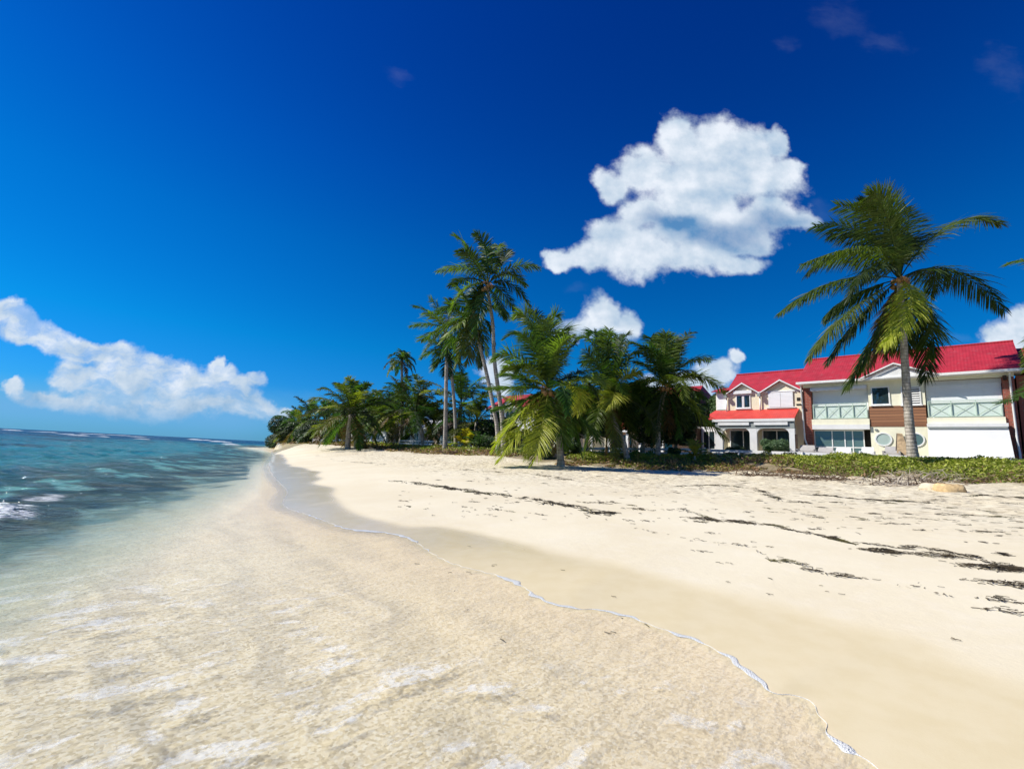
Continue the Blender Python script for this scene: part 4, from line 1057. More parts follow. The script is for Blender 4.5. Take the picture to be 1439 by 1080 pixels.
# the pair of tall palms
d = 31.0
o, h, b = palm('coconut_palm', (709, 632), [(706, 590), (702, 560), (694.5, 504), (692.5, 456), (686, 412), (685, 400)], d, 'tallest palm of the leaning pair left of the bushy palms', .17, .10)
def px_(b, d): return lambda x, y, dy=0.0: at(x, y, d + dy) - b
f_ = px_(b, d)
for i, (m_, t_, a_, b_) in enumerate([((660, 352), (640, 332), .3, .8), ((682, 350), (668, 328), -.5, -.8), ((655, 378), (616, 381), 0, .3), ((705, 372), (712, 352), .4, 1.0), ((722, 375), (756, 376), -.3, -.4), ((715, 398), (744, 428), .2, .4),
        ((655, 405), (633, 440), -.6, -.9), ((668, 425), (655, 462), .4, .6), ((700, 425), (708, 446), -.7, -1.0), ((675, 432), (668, 470), -1.0, -1.3), ((695, 360), (700, 345), 1.3, 2.0), ((664, 365), (648, 352), -1.3, -2.0), ((690, 362), (678, 345), .8, 1.2), ((705, 410), (726, 440), 1.0, 1.6), ((672, 375), (655, 345), 1.2, 1.9), ((660, 392), (632, 402), 1.1, 1.8), ((712, 385), (738, 400), 1.2, 2.0)]):
    add_frond(o, h, f_(*m_, a_), f_(*t_, b_), GREEN[i % 4], n=72, ll=1.1, droop=.5, wind=(-.10, .05, 0), seed=600 + i, lw=.07)
coconuts(o, h, 6, 5)
d = 32.0
o, h, b = palm('coconut_palm', (701, 632), [(699, 605), (696, 585), (685, 530), (673, 480), (666, 450), (664, 440)], d, 'shorter palm of the leaning pair, its crown hanging left of the tallest trunk', .16, .10)
f_ = px_(b, d)
for i, (m_, t_, a_, b_) in enumerate([((640, 450), (606, 468), -.2, -.3), ((642, 430), (612, 440), .4, .8), ((655, 420), (640, 398), .2, .6), ((672, 420), (680, 402), -.3, -.5), ((690, 430), (714, 442), .2, .3), ((682, 450), (694, 480), -.4, -.6), ((662, 475), (656, 512), -.4, -.5), ((670, 480), (674, 515), .4, .6),
        ((652, 478), (645, 505), .5, .8), ((644, 465), (622, 498), .8, 1.2), ((650, 440), (628, 420), 1.1, 1.8), ((658, 470), (640, 515), -1.0, -1.3), ((676, 462), (684, 500), 1.0, 1.4), ((655, 425), (665, 405), 1.4, 2.2), ((645, 455), (620, 480), -1.0, -1.7)]):
    c = (0.10, 0.12, 0.03) if i in (6, 11) else GREEN[i % 4]
    add_frond(o, h, f_(*m_, a_), f_(*t_, b_), c, n=70, ll=1.1, droop=.6, wind=(-.10, .05, 0), seed=650 + i, lw=.07)
coconuts(o, h, 4, 6)
# slim palms
d = 40.0
o, h, b = palm('coconut_palm', (626, 626), [(626, 600), (626.8, 550), (627.5, 500), (626, 468), (625, 462)], d, 'slender straight palm with a pale trunk standing left of the leaning pair', .20, .11)
f_ = px_(b, d)
for i, (m_, t_, a_, b_) in enumerate([((605, 455), (578, 458), 0, 0), ((607, 440), (582, 430), .5, 1), ((618, 440), (604, 418), -.3, -.6), ((632, 440), (636, 420), .3, .6), ((642, 455), (660, 468), 0, .2), ((612, 475), (596, 495), -.6, -1), ((636, 478), (645, 505), .5, .7), ((620, 490), (612, 515), .6, .8), ((605, 470), (592, 478), 1, 1.8), ((640, 445), (655, 440), 1, 1.6), ((612, 445), (598, 440), -1, -1.8), ((628, 488), (632, 512), -.8, -1)]):
    add_frond(o, h, f_(*m_, a_), f_(*t_, b_), GREEN[i % 4], n=54, ll=1.2, droop=.5, wind=(-.10, .05, 0), seed=700 + i, lw=.07, seg=2)
d = 42.0
o, h, b = palm('coconut_palm', (641, 626), [(640, 595), (638, 563), (634, 520), (632, 500), (631, 495)], d, 'slender palm half behind the straight pale trunk, its fronds drooping low', .17, .11)
f_ = px_(b, d)
for i, (m_, t_, a_, b_) in enumerate([((612, 492), (592, 503), 0, 0), ((650, 494), (664, 500), 0, 0), ((618, 484), (602, 476), .5, 1), ((640, 482), (648, 472), .5, 1), ((618, 505), (608, 520), -.6, -1), ((642, 508), (650, 524), .5, .7), ((630, 478), (626, 464), .3, .5), ((630, 512), (628, 528), -.6, -.8)]):
    add_frond(o, h, f_(*m_, a_), f_(*t_, b_), GREEN[i % 4], n=54, ll=1.15, droop=.5, wind=(-.10, .05, 0), seed=750 + i, lw=.07, seg=2)
d = 62.0
o, h, b = palm('coconut_palm', (566, 624), [(566, 580), (565, 540), (564.5, 512), (564.5, 507)], d, 'small crowned palm rising far behind above the other crowns', .22, .14)
palm_crown(o, h, 17, 2.6, 11, nl=30, ll=.9, seg=2, lw=.10, lo=-35, wind=(-.05, 0, 0))

# bushy palms in the middle
d = 24.0
o, h, b = palm('coconut_palm', (789, 646), [(786, 620), (783, 595), (778, 570), (773, 552), (771, 546)], d, 'bushiest palm with yellow green fronds hanging to the sand in the middle', .17, .14, 0, 1.6)
f_ = px_(b, d)
z4 = lambda x, y: (660 + x / 3.787, 420 + y / 3.787)
BF = [((250, 310), (130, 318), -.4, -.8, 0), ((320, 220), (195, 205), .3, .8, 0), ((330, 150), (255, 85), -.3, -.5, 0), ((385, 190), (345, 65), .4, .7, 0), ((430, 170), (470, 90), .3, .4, 0), ((360, 300), (290, 190), -1.0, -1.7, 0),
      ((300, 370), (190, 370), -.8, -1.2, 0), ((480, 330), (560, 240), .6, .9, 0), ((270, 470), (110, 475), .2, .2, 0), ((290, 540), (130, 590), .5, .6, 0), ((250, 630), (130, 800), -.8, -1.0, 1), ((260, 700), (165, 850), -1.2, -1.5, 1),
      ((385, 690), (340, 865), -1.5, -1.9, 1), ((545, 590), (690, 745), -.6, -.8, 0), ((560, 470), (570, 600), -1.3, -1.8, 4), ((600, 420), (720, 450), -1.0, -1.4, 5), ((470, 200), (520, 220), 1.0, 1.5, 0), ((420, 620), (405, 760), .6, .7, 0), ((350, 560), (260, 700), .9, 1.3, 0),
      ((500, 420), (620, 380), 1.0, 1.8, 0), ((400, 250), (300, 120), .9, 1.6, 0), ((300, 420), (170, 400), 1.2, 2.0, 0), ((430, 260), (410, 110), -.8, -1.2, 0), ((520, 560), (610, 700), .8, 1.2, 0), ((470, 650), (510, 780), -1.0, -1.2, 0), ((330, 450), (200, 330), .6, .9, 0), ((450, 300), (540, 200), -1.0, -1.6, 0), ((280, 600), (200, 660), .4, .6, 0), ((460, 570), (470, 720), .9, 1.1, 3), ((370, 330), (330, 150), 0, .1, 0), ((390, 320), (380, 140), 1.4, 2.2, 0)]
for i, (m_, t_, a_, b_, kd) in enumerate(BF):
    c = {0: GREEN[i % 4], 1: (0.33, 0.34, 0.04), 3: BROWN, 4: (0.42, 0.40, 0.04), 5: (0.20, 0.25, 0.035)}[kd]
    add_frond(o, h, f_(*z4(*m_), a_), f_(*z4(*t_), b_), c, n=92, ll=1.15, droop=.45, wind=(-.12, 0, 0), seed=800 + i, lw=.048, twist=random.Random(i).uniform(-.6, .6))
coconuts(o, h, 8, 8)
palm_crown(o, h, 10, 3.6, 48, nl=72, ll=.95, lo=-80, hi=45, dead=1, wind=(-.1, 0, 0), colk=.85)
d = 28.0
o, h, b = palm('coconut_palm', (883, 634), [(876, 620), (868.6, 605), (862, 590), (857, 572), (855, 560)], d, 'bushy palm with a strongly leaning trunk between its two bushy neighbours', .16, .13, 0, 1.5)
f_ = px_(b, d)
BF = [((660, 250), (570, 225), 0, .2, 0), ((690, 230), (640, 190), .5, 1, 0), ((735, 300), (745, 165), -.3, -.5, 0), ((790, 280), (830, 195), .2, .4, 0), ((830, 330), (900, 290), .6, 1, 0), ((660, 430), (520, 450), -.6, -.9, 5), ((820, 420), (900, 390), -.7, -1.1, 5),
      ((770, 500), (730, 580), -1.2, -1.6, 4), ((690, 350), (600, 340), .8, 1.4, 0), ((870, 450), (950, 520), .4, .7, 0), ((650, 520), (560, 600), .2, .4, 0), ((820, 560), (880, 680), .3, .4, 0), ((700, 570), (640, 690), .6, .8, 0), ((700, 400), (620, 270), -.8, -1.2, 0), ((760, 300), (700, 180), 1, 1.8, 0), ((780, 400), (850, 230), -.8, -1.2, 0),
      ((840, 500), (930, 600), .9, 1.4, 0), ((650, 470), (560, 510), 1, 1.6, 0), ((760, 560), (760, 690), 1, 1.2, 3), ((720, 350), (690, 210), .1, 0, 0), ((770, 350), (790, 200), 1.1, 1.8, 0), ((850, 470), (900, 480), 1.2, 2.2, 0)]
for i, (m_, t_, a_, b_, kd) in enumerate(BF):
    c = {0: GREEN[i % 4], 3: BROWN, 4: (0.34, 0.35, 0.05), 5: (0.20, 0.24, 0.04)}[kd]
    add_frond(o, h, f_(*z4(*m_), a_), f_(*z4(*t_), b_), c, n=80, ll=1.2, droop=.5, wind=(-.12, 0, 0), seed=900 + i, lw=.055, twist=random.Random(i + 7).uniform(-.6, .6))
coconuts(o, h, 5, 9)
palm_crown(o, h, 10, 3.6, 49, nl=72, ll=.95, lo=-80, hi=45, dead=1, wind=(-.1, 0, 0), colk=.85)
d = 29.0
o, h, b = palm('coconut_palm', (925, 636), [(925, 610), (927, 585), (931, 560), (935, 548), (936, 544)], d, 'bushy palm with an upright trunk, rightmost of the three before the cream house', .15, .13, 0, 1.4)
f_ = px_(b, d)
BF = [((950, 300), (870, 235), 0, .2, 0), ((990, 270), (965, 205), .4, .8, 0), ((1040, 290), (1045, 185), -.3, -.5, 0), ((1090, 280), (1180, 180), .2, .4, 0), ((1140, 350), (1280, 325), .5, .8, 0), ((1200, 410), (1355, 490), -.5, -.8, 5), ((1200, 590), (1360, 740), -.8, -1.0, 5),
      ((960, 430), (840, 460), -.6, -1.0, 5), ((960, 370), (900, 340), .8, 1.4, 0), ((1130, 520), (1220, 600), .6, 1.0, 0), ((950, 540), (880, 640), .2, .4, 0), ((1110, 580), (1130, 700), .5, .7, 0), ((1000, 580), (960, 700), .6, .8, 0), ((1010, 330), (930, 250), -.8, -1.4, 0), ((1060, 330), (1120, 220), 1, 1.7, 0),
      ((1000, 320), (1000, 220), 1.0, 1.6, 0), ((1150, 470), (1250, 530), 1, 1.6, 0), ((960, 480), (870, 520), 1, 1.6, 0), ((1050, 590), (1060, 720), .9, 1.1, 3), ((1080, 340), (1090, 210), .2, .3, 0), ((1130, 410), (1200, 400), 1.3, 2.2, 0), ((1030, 300), (1010, 200), .3, .3, 0)]
for i, (m_, t_, a_, b_, kd) in enumerate(BF):
    c = {0: GREEN[i % 4], 3: BROWN, 5: (0.19, 0.24, 0.04)}[kd]
    add_frond(o, h, f_(*z4(*m_), a_), f_(*z4(*t_), b_), c, n=80, ll=1.2, droop=.45, wind=(-.08, 0, 0), seed=1000 + i, lw=.055, twist=random.Random(i + 3).uniform(-.6, .6))
coconuts(o, h, 5, 10)
palm_crown(o, h, 10, 3.6, 50, nl=72, ll=.95, lo=-80, hi=45, dead=1, wind=(-.1, 0, 0), colk=.85)

# palms further along the beach
FAR = [((489, 628), [(490, 605), (492, 590), (493, 582)], 46, 22, 3.6, 'twin trunk palm, its left stem, on the sand at the far left', .26),
       ((501, 628), [(500, 605), (498, 590), (497, 580)], 46.8, 16, 3.4, 'twin trunk palm, its right stem, on the sand at the far left', .24),
       ((563, 628), [(564, 600), (564.5, 580), (565, 572)], 52, 20, 3.4, 'bushy palm with an upright trunk below the high small crown', .22),
       ((597, 626), [(592, 605), (587, 588), (584, 578)], 47, 20, 3.6, 'bushy palm leaning left beside the straight pale trunk', .24),
       ((641, 629), [(643, 605), (646, 580), (648, 570)], 47, 22, 3.9, 'bushy palm behind the slender trunks, left of the pale red roofed house', .22),
       ((527, 624), [(526, 600), (525, 588)], 60, 16, 3.6, 'shaded palm between the twin trunk palm and the bushy ones', .22),
       ((435, 619), [(435, 600), (434.6, 588)], 88, 20, 4.2, 'farthest tall palm rising over the dark thicket at the headland', .26),
       ((408, 620), [(410, 610), (411, 605)], 100, 20, 4.0, 'low palm at the tip of the headland', .26),
       ((455, 620), [(457, 604), (458, 594)], 74, 18, 3.8, 'dark palm between the headland and the twin trunk palm', .24),
       ((474, 621), [(473, 604), (472, 596)], 70, 16, 3.6, 'low dark palm just left of the twin trunk palm', .24),
       ((545, 624), [(545, 602), (546, 582)], 58, 16, 3.4, 'shaded palm behind the bright far trunks', .22),
       ((612, 626), [(611, 606), (609, 596)], 50, 14, 3.0, 'low palm between the leaning palm and the straight pale trunk', .2),
       ((667, 630), [(668, 610), (670, 592)], 44, 15, 3.0, 'palm with a dark crown before the pale red roofed house', .2),
       ((421, 620), [(421, 608), (420, 598)], 95, 18, 4.0, 'low dark palm under the farthest tall one', .26)]
for i, (bs, tr, d, n, L, lab, r_) in enumerate(FAR):
    o, h, b = palm('coconut_palm', bs, tr, d, lab, r_, r_ * .7, 0, 1.3)
    palm_crown(o, h, int(n * 1.15), L * 1.5, 20 + i, nl=46, ll=1.0, seg=2, lw=.10 if d > 60 else .08, lo=-50, wind=(-.08, 0, 0), yellow=.09, dead=1, droop=.5, sag=.42, colk=.75, hi=88)
# low young palms
def young(px, py, d, n, L, seed, label, col, name='young_palm', hi=80, lo=10, lw=.05):
    p = at(px, py, d); z = gz(p.x, p.y)
    o = empty(name, (p.x, p.y, z), 0, label, 'young palm', 'young palms on the berm')
    MB().tube([(0, 0, -.1), (0.02, 0, .12), (0.02, 0.01, .3)], [.09, .07, .04], 7).build('stem', M['trunk'], o, True)
    r = random.Random(seed)
    for i in range(n):
        az = i * 2.4 + seed; el = hi + (lo - hi) * i / (n - 1)
        dv_ = Vector((math.cos(az) * math.cos(R(el)), math.sin(az) * math.cos(R(el)), math.sin(R(el)))); l = L * r.uniform(.8, 1.1)
        s0 = Vector((.02, .01, .28))
        add_frond(o, s0, s0 + dv_ * l * .55, s0 + dv_ * l + Vector((0, 0, -l * .25)), tuple(c * r.uniform(.8, 1.2) for c in col), n=26, ll=L * .26, droop=.35, seed=1200 + seed * 20 + i, lw=lw, seg=2)
    return o
young(976, 640, 27.5, 9, 1.4, 1, 'small yellowish young palm at the fence left of the cream house', (.20, .22, .05))
young(655, 628, 42, 12, 2.0, 2, 'young palm with bright yellow fronds below the pale red roofed house', (.42, .36, .04), lw=.09)
young(748, 640, 33, 12, 2.0, 3, 'grey green young palm behind the yellow hanging fronds', (.08, .12, .04))
young(672, 632, 38, 10, 1.8, 4, 'dark green young palm right of the yellow one', (.05, .09, .03))
young(1080, 641, 28, 9, .5, 5, 'tiny spiky rosette before the round green bush', (.14, .20, .08), hi=85, lo=40)

# ------------------------------------------------------------------ broadleaf trees and bushes
def leaves_mesh(name, centers, radii_, n, size, cols, mat, parent=None, seed=0, flatk=.8):
    r = np.random.default_rng(seed)
    k = r.integers(0, len(centers), n)
    u = r.normal(size=(n, 3)); u /= np.linalg.norm(u, axis=1)[:, None]
    rad = r.uniform(.55, 1.05, n)[:, None] ** .6
    C = np.array(centers)[k] + u * rad * np.array(radii_)[k] * np.array([1, 1, flatk])
    nn = u + r.normal(0, .6, (n, 3)); nn[:, 2] += .4; nn /= np.linalg.norm(nn, axis=1)[:, None]
    a = np.cross(nn, r.normal(size=(n, 3))); a /= np.linalg.norm(a, axis=1)[:, None]; b = np.cross(nn, a)
    s = (size * r.uniform(.6, 1.4, n))[:, None]
    V = np.stack([C - a * s, C - b * s * .45 + nn * s * .12, C + a * s, C + b * s * .45 + nn * s * .12], 1).reshape(-1, 3)
    F = (np.arange(n)[:, None] * 4 + np.arange(4)).tolist()
    o = meshobj(name, V, F, mat, parent)
    ci = np.array(cols)[r.integers(0, len(cols), n)] * r.uniform(.7, 1.3, (n, 1))
    ca_ = o.data.color_attributes.new('tint', 'FLOAT_COLOR', 'POINT')
    col = np.concatenate([np.repeat(ci, 4, axis=0), np.ones((n * 4, 1))], 1)
    ca_.data.foreach_set('color', col.ravel().astype(np.float32))
    return o
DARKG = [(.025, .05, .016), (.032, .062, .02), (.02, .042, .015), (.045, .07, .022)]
def tree(px, py, d, h, w, label, seed, name='broadleaf_tree', n=16000, cols=DARKG, size=.13, th=.18, group='broadleaf trees behind the palms'):
    p = at(px, py, d); z = gz(p.x, p.y)
    o = empty(name, (p.x, p.y, z - .1), 0, label, 'tree', group)
    r = random.Random(seed); t = MB(); cs = []; rs_ = []
    t.tube([(0, 0, 0), (.1, 0, h * .25), (.05, .1, h * .5)], [th, th * .8, th * .55], 8)
    for i in range(12):
        a = i * 2.4; rr = w * .5 * r.uniform(.25, .85); c = Vector((math.cos(a) * rr, math.sin(a) * rr, h * r.uniform(.42, .86)))
        t.tube([(.05, .05, h * r.uniform(.25, .45)), c * .6 + Vector((0, 0, h * .1)), c], [th * .45, th * .25, th * .08], 5)
        cs.append(tuple(c)); rs_.append([w * .23 * r.uniform(.8, 1.25)])
    t.build('trunk', M['trunk'], o, True)
    leaves_mesh('crown', cs, rs_, n, size, cols, M['leaf'], o, seed)
    return o
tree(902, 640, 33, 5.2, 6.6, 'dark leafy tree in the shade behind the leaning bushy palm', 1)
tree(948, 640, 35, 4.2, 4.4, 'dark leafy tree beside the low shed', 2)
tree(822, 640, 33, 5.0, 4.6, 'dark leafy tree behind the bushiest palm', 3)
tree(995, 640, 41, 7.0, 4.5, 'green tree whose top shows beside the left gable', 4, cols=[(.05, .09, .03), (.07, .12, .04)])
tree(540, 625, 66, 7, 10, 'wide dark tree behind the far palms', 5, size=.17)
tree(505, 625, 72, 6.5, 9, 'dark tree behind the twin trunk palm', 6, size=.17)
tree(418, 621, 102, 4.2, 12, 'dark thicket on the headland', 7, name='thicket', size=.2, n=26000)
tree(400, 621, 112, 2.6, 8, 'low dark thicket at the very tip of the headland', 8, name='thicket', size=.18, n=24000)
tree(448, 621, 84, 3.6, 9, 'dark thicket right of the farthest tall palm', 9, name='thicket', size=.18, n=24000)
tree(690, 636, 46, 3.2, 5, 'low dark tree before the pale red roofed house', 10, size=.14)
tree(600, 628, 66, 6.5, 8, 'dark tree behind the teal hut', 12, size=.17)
def bush(px, d, z, w, h, label, seed, cols, size=.05, n=5000, name='bush', at_pos=None):
    p = at(px, 640, d) if at_pos is None else at_pos
    zz = gz(p.x, p.y) if z is None else z
    o = empty(name, (p.x, p.y, zz), 0, label, 'bush')
    r = random.Random(seed); cs = []; rs_ = []; st = MB()
    for i in range(10):
        a = i * 2.4; c = (math.cos(a) * w * .28, math.sin(a) * w * .28, h * r.uniform(.35, .7)); cs.append(c); rs_.append([w * .22 * r.uniform(.8, 1.2)])
        st.tube([(0, 0, 0), (c[0] * .5, c[1] * .5, c[2] * .6), c], [.03, .02, .01], 4)
    st.build('stem', M['twig'], o)
    leaves_mesh('foliage', cs, rs_, n, size, cols, M['leaf'], o, seed)
    return o
bush(0, 0, 2.3, 1.9, 1.35, 'round grey green bush in front of the cream house porch', 1, [(.10, .17, .09), (.14, .22, .12), (.07, .12, .06)], at_pos=hpos(-1.55, -1.9))
bush(0, 0, 2.25, 1.5, .55, 'low dark hedge plant at the foot of the porch pillars', 2, [(.05, .09, .04), (.07, .12, .05)], at_pos=hpos(-4.2, -1.9))
bush(800, 30, None, 1.6, 1.0, 'dark green bush right of the bushiest palm trunk', 3, [(.04, .08, .03), (.06, .11, .04)])
bush(684, 40, None, 2.6, 1.2, 'grey green bush under the leaning palm pair', 4, [(.08, .12, .07), (.05, .08, .04)], size=.08)
bush(948, 32.5, None, .9, .8, 'small green bush poking through the double rail fence', 5, [(.07, .13, .05), (.05, .09, .04)])
bush(765, 29, None, 1.4, .9, 'pale green bush left of the bushiest palm trunk', 6, [(.12, .18, .08), (.08, .13, .05)])

# ------------------------------------------------------------------ terrace things
def cushion(u, y, w, dp, h, label, name='covered_chair', mat='fabricw'):
    o = empty(name, hpos(u, y, 2.36), HRZ, label, 'chair', 'covered terrace chairs')
    MB().box(-w / 2, w / 2, -dp / 2, dp / 2, 0, h * .45).build('seat', M[mat], o)
    MB().slab([(-w / 2, dp * .2, h * .45), (w / 2, dp * .2, h * .45), (w / 2 * .85, dp * .5, h), (-w / 2 * .85, dp * .5, h)], .10).build('backrest', M[mat], o)
    for s in (-1, 1): MB().box(s * w / 2 - .04, s * w / 2 + .04, -dp / 2, dp / 2, .0, h * .6).build('armrest', M[mat], o)
    return o
cushion(.25, -1.1, 1.0, .8, .75, 'slanting white covered chair before the left brick pier', mat='grey')
cushion(1.35, -1.2, .95, .8, .62, 'low white covered chair by the left end of the glass doors', mat='grey')
cushion(2.35, -1.2, .9, .8, .62, 'white covered chair in front of the middle of the glass doors')
cushion(3.65, -1.2, .7, .7, .70, 'white chair by the dark doorway')
cushion(4.85, -.9, .8, .8, .78, 'grey covered chair under the left round window', mat='grey')
bd = empty('leaning_board', hpos(5.35, -.7, 2.36), HRZ, 'weathered brown board leaning on the wall between the two round windows', 'board')
MB().slab([(-.28, -.25, 0), (.45, -.30, 0), (.02, .55, 1.62), (-.22, .60, 1.66)], .07).build('board', M['board'], bd)
MB().slab([(-.36, -.20, 0), (-.30, -.20, 0), (-.23, .60, 1.64), (-.27, .62, 1.66)], .06).build('dark_edge', M['darkwood'], bd)
cr_ = empty('dark_screen', hpos(-.62, -.95, 2.3), HRZ, 'dark brown wooden screen between the porch and the downspout', 'screen')
MB().box(-.05, .32, 0, .05, 0, 1.55).build('panel', M['darkwood'], cr_)
MB().box(-.12, -.05, -.02, .07, 0, 1.65).build('post', M['darkwood'], cr_)

# ------------------------------------------------------------------ berm cover, dead branches, rocks, seaweed
r = np.random.default_rng(11)
def cover(name, n, urange, vrange, size, hgt, colf, label, cat, seed, dens=None):
    """leaves scattered over the berm: along = position on the planted edge, across = metres behind it"""
    r = np.random.default_rng(seed)
    L = VEG; seglen = np.linalg.norm(np.diff(L[:, :2], axis=0), axis=1); cum = np.concatenate([[0], np.cumsum(seglen)])
    s = r.uniform(0, 1, n) ** 1.0; s = urange[0] + (urange[1] - urange[0]) * s
    S = np.interp(s, np.arange(len(L)), cum); i = np.clip(np.searchsorted(cum, S) - 1, 0, len(L) - 2); f = (S - cum[i]) / seglen[i]
    P = L[i, :2] + (L[i + 1, :2] - L[i, :2]) * f[:, None]; T = (L[i + 1, :2] - L[i, :2]) / seglen[i][:, None]
    tv = np.gradient(L[:, :2], axis=0); tv /= np.linalg.norm(tv, axis=1)[:, None]
    T = tv[i] * (1 - f)[:, None] + tv[i + 1] * f[:, None]
    Nn_ = np.stack([T[:, 1], -T[:, 0]], 1); v = vrange[0] + (vrange[1] - vrange[0]) * r.uniform(0, 1, n) ** .85
    P = P + Nn_ * v[:, None]
    cl = vnoise(P[:, 0], P[:, 1], .9, 41) + .6 * vnoise(P[:, 0], P[:, 1], .35, 42)
    edge_ = v + 3.0 * vnoise(P[:, 0], P[:, 1], 1.6, 43) + .8 * vnoise(P[:, 0], P[:, 1], .5, 44)
    keep = (edge_ > 0.15) & (cl > np.where(edge_ < 1.8, -.22, -.60))
    P = P[keep]; cl = cl[keep]; v = v[keep]; edge_ = edge_[keep]; n = len(P)
    z, *_ = ground_data(P[:, 0], P[:, 1])
    dist_ = np.hypot(P[:, 0], P[:, 1])
    H = hgt * (0.6 + .6 * np.clip(cl + .5, 0, 1)) * np.clip(edge_ * .8, .25, 1)
    H = H * (1 + 1.3 * sstep(vnoise(P[:, 0], P[:, 1], .8, 47), .18, .42))
    C = np.stack([P[:, 0], P[:, 1], z + r.uniform(0, 1, n) * H], 1)
    nn = np.stack([r.normal(0, .55, n), r.normal(0, .55, n), np.abs(r.normal(.8, .4, n))], 1); nn /= np.linalg.norm(nn, axis=1)[:, None]
    a = np.cross(nn, r.normal(size=(n, 3))); a /= np.linalg.norm(a, axis=1)[:, None]; b = np.cross(nn, a)
    sc = (size * r.uniform(.6, 1.5, n) * np.clip(dist_ / 25, 1, 3))[:, None]
    V = np.stack([C - a * sc, C - b * sc * .5, C + a * sc + nn * sc * .3, C + b * sc * .5], 1).reshape(-1, 3)
    F = (np.arange(n)[:, None] * 4 + np.arange(4)).tolist()
    o = meshobj(name, V, F, M['leaf'])
    ci = colf(P, v, edge_, r, n)
    col = np.concatenate([np.repeat(ci, 4, axis=0), np.ones((n * 4, 1))], 1)
    ca_ = o.data.color_attributes.new('tint', 'FLOAT_COLOR', 'POINT'); ca_.data.foreach_set('color', col.ravel().astype(np.float32))
    return tag(o, label, cat, kind='stuff')
def colf(P, v, e, r, n):
    g1 = np.array([.33, .36, .06]); g2 = np.array([.15, .20, .04]); br = np.array([.30, .185, .115]); ye = np.array([.34, .32, .09])
    m = np.clip(vnoise(P[:, 0], P[:, 1], 1.3, 45) + .5 + r.normal(0, .2, n), 0, 1)[:, None]
    c = g1 * m + g2 * (1 - m)
    right = P[:, 0] / (P[:, 1] + 1e-6)
    pb = np.clip(1.15 - e / np.where(right < .62, 3.2, 1.6), 0, 1) * np.where(right < .66, .95, .55)
    isb = r.uniform(0, 1, n) < pb
    c = np.where(isb[:, None], br * r.uniform(.5, 1.3, (n, 1)), c)
    isy = r.uniform(0, 1, n) < .08
    c = np.where(isy[:, None], ye, c)
    return c * r.uniform(.7, 1.35, (n, 1))
iv = lambda k: k * 4
cover('beach_creeper', 75000, (iv(1.6), iv(8.3)), (-1.2, 6.6), .060, .17, colf, 'green and brown beach creeper covering the berm in front of the houses', 'creeper', 1)
cover('beach_creeper', 26000, (iv(9.7), iv(16)), (-.6, 7.0), .075, .20, colf, 'green creeper below the far palms and huts', 'creeper', 2)

def branches(name, px, py_or_d, n, spread, hgt, rad, mat, label, seed, sx=1.0, cat='dead branches'):
    p = ghit(px, py_or_d) or at(px, py_or_d, 22)
    o_ = MB(); r = random.Random(seed)
    for i in range(n):
        a = r.uniform(0, 6.283); s = Vector((r.gauss(0, spread * .45) * sx, r.gauss(0, .35), 0))
        l = r.uniform(.3, 1.0) * spread * .8
        dirv = Vector((math.cos(a) * 1.0, math.sin(a) * .6, r.uniform(.1, .9))).normalized()
        z0 = gz(p.x + s.x, p.y + s.y) - p.z
        a0 = s + Vector((0, 0, z0 - .05)); pts = [a0]; cur = a0; dcur = dirv
        for k in range(4):
            dcur = (dcur + Vector((r.uniform(-.5, .5), r.uniform(-.5, .5), r.uniform(-.45, .15)))).normalized(); cur = cur + dcur * l / 4
            zz = gz(p.x + cur.x, p.y + cur.y) - p.z; cur.z = max(cur.z, zz + .02); cur.z = min(cur.z, zz + hgt); pts.append(cur.copy())
        rr = rad * r.uniform(.5, 1.3)
        o_.tube(pts, [rr, rr * .85, rr * .6, rr * .4, rr * .18], 5)
        if r.random() < .6: o_.tube([pts[2], pts[2] + Vector((r.uniform(-.2, .2), r.uniform(-.2, .2), r.uniform(.02, .2))) * l * 1.5], [rr * .5, rr * .15], 4)
    o = meshobj(name, o_.v, o_.f, M[mat], None, True); o.location = p
    return tag(o, label, cat)
branches('dead_shrub', 1243, 682, 46, .95, .85, .030, 'drift', 'bleached bare shrub sticking out of the berm left of the yellow rock', 1)
branches('dead_branches', 1305, 676, 120, 1.5, .38, .022, 'drift', 'tangle of pale dry branches above the yellow rock', 2)
branches('dead_branches', 1275, 681, 70, 1.4, .3, .020, 'twig', 'dark brown twigs at the foot of the bleached shrub', 3)
branches('dead_branches', 1355, 677, 60, 1.2, .3, .020, 'twig', 'brown twigs on the sand right of the yellow rock', 4)
branches('dead_branches', 1160, 673, 110, 1.7, .28, .018, 'twig', 'brown dry twigs along the foot of the creeper left of the bleached shrub', 5)
branches('dead_branches', 1080, 668, 90, 1.8, .22, .018, 'twig', 'dry twigs at the sand edge below the round bush', 6)
branches('dead_branches', 885, 645, 14, .9, .5, .030, 'drift', 'few bare driftwood sticks at the foot of the leaning palm', 7)
branches('dead_branches', 640, 638, 40, 1.9, .25, .03, 'twig', 'dark driftwood line on the sand below the slender palms', 8)

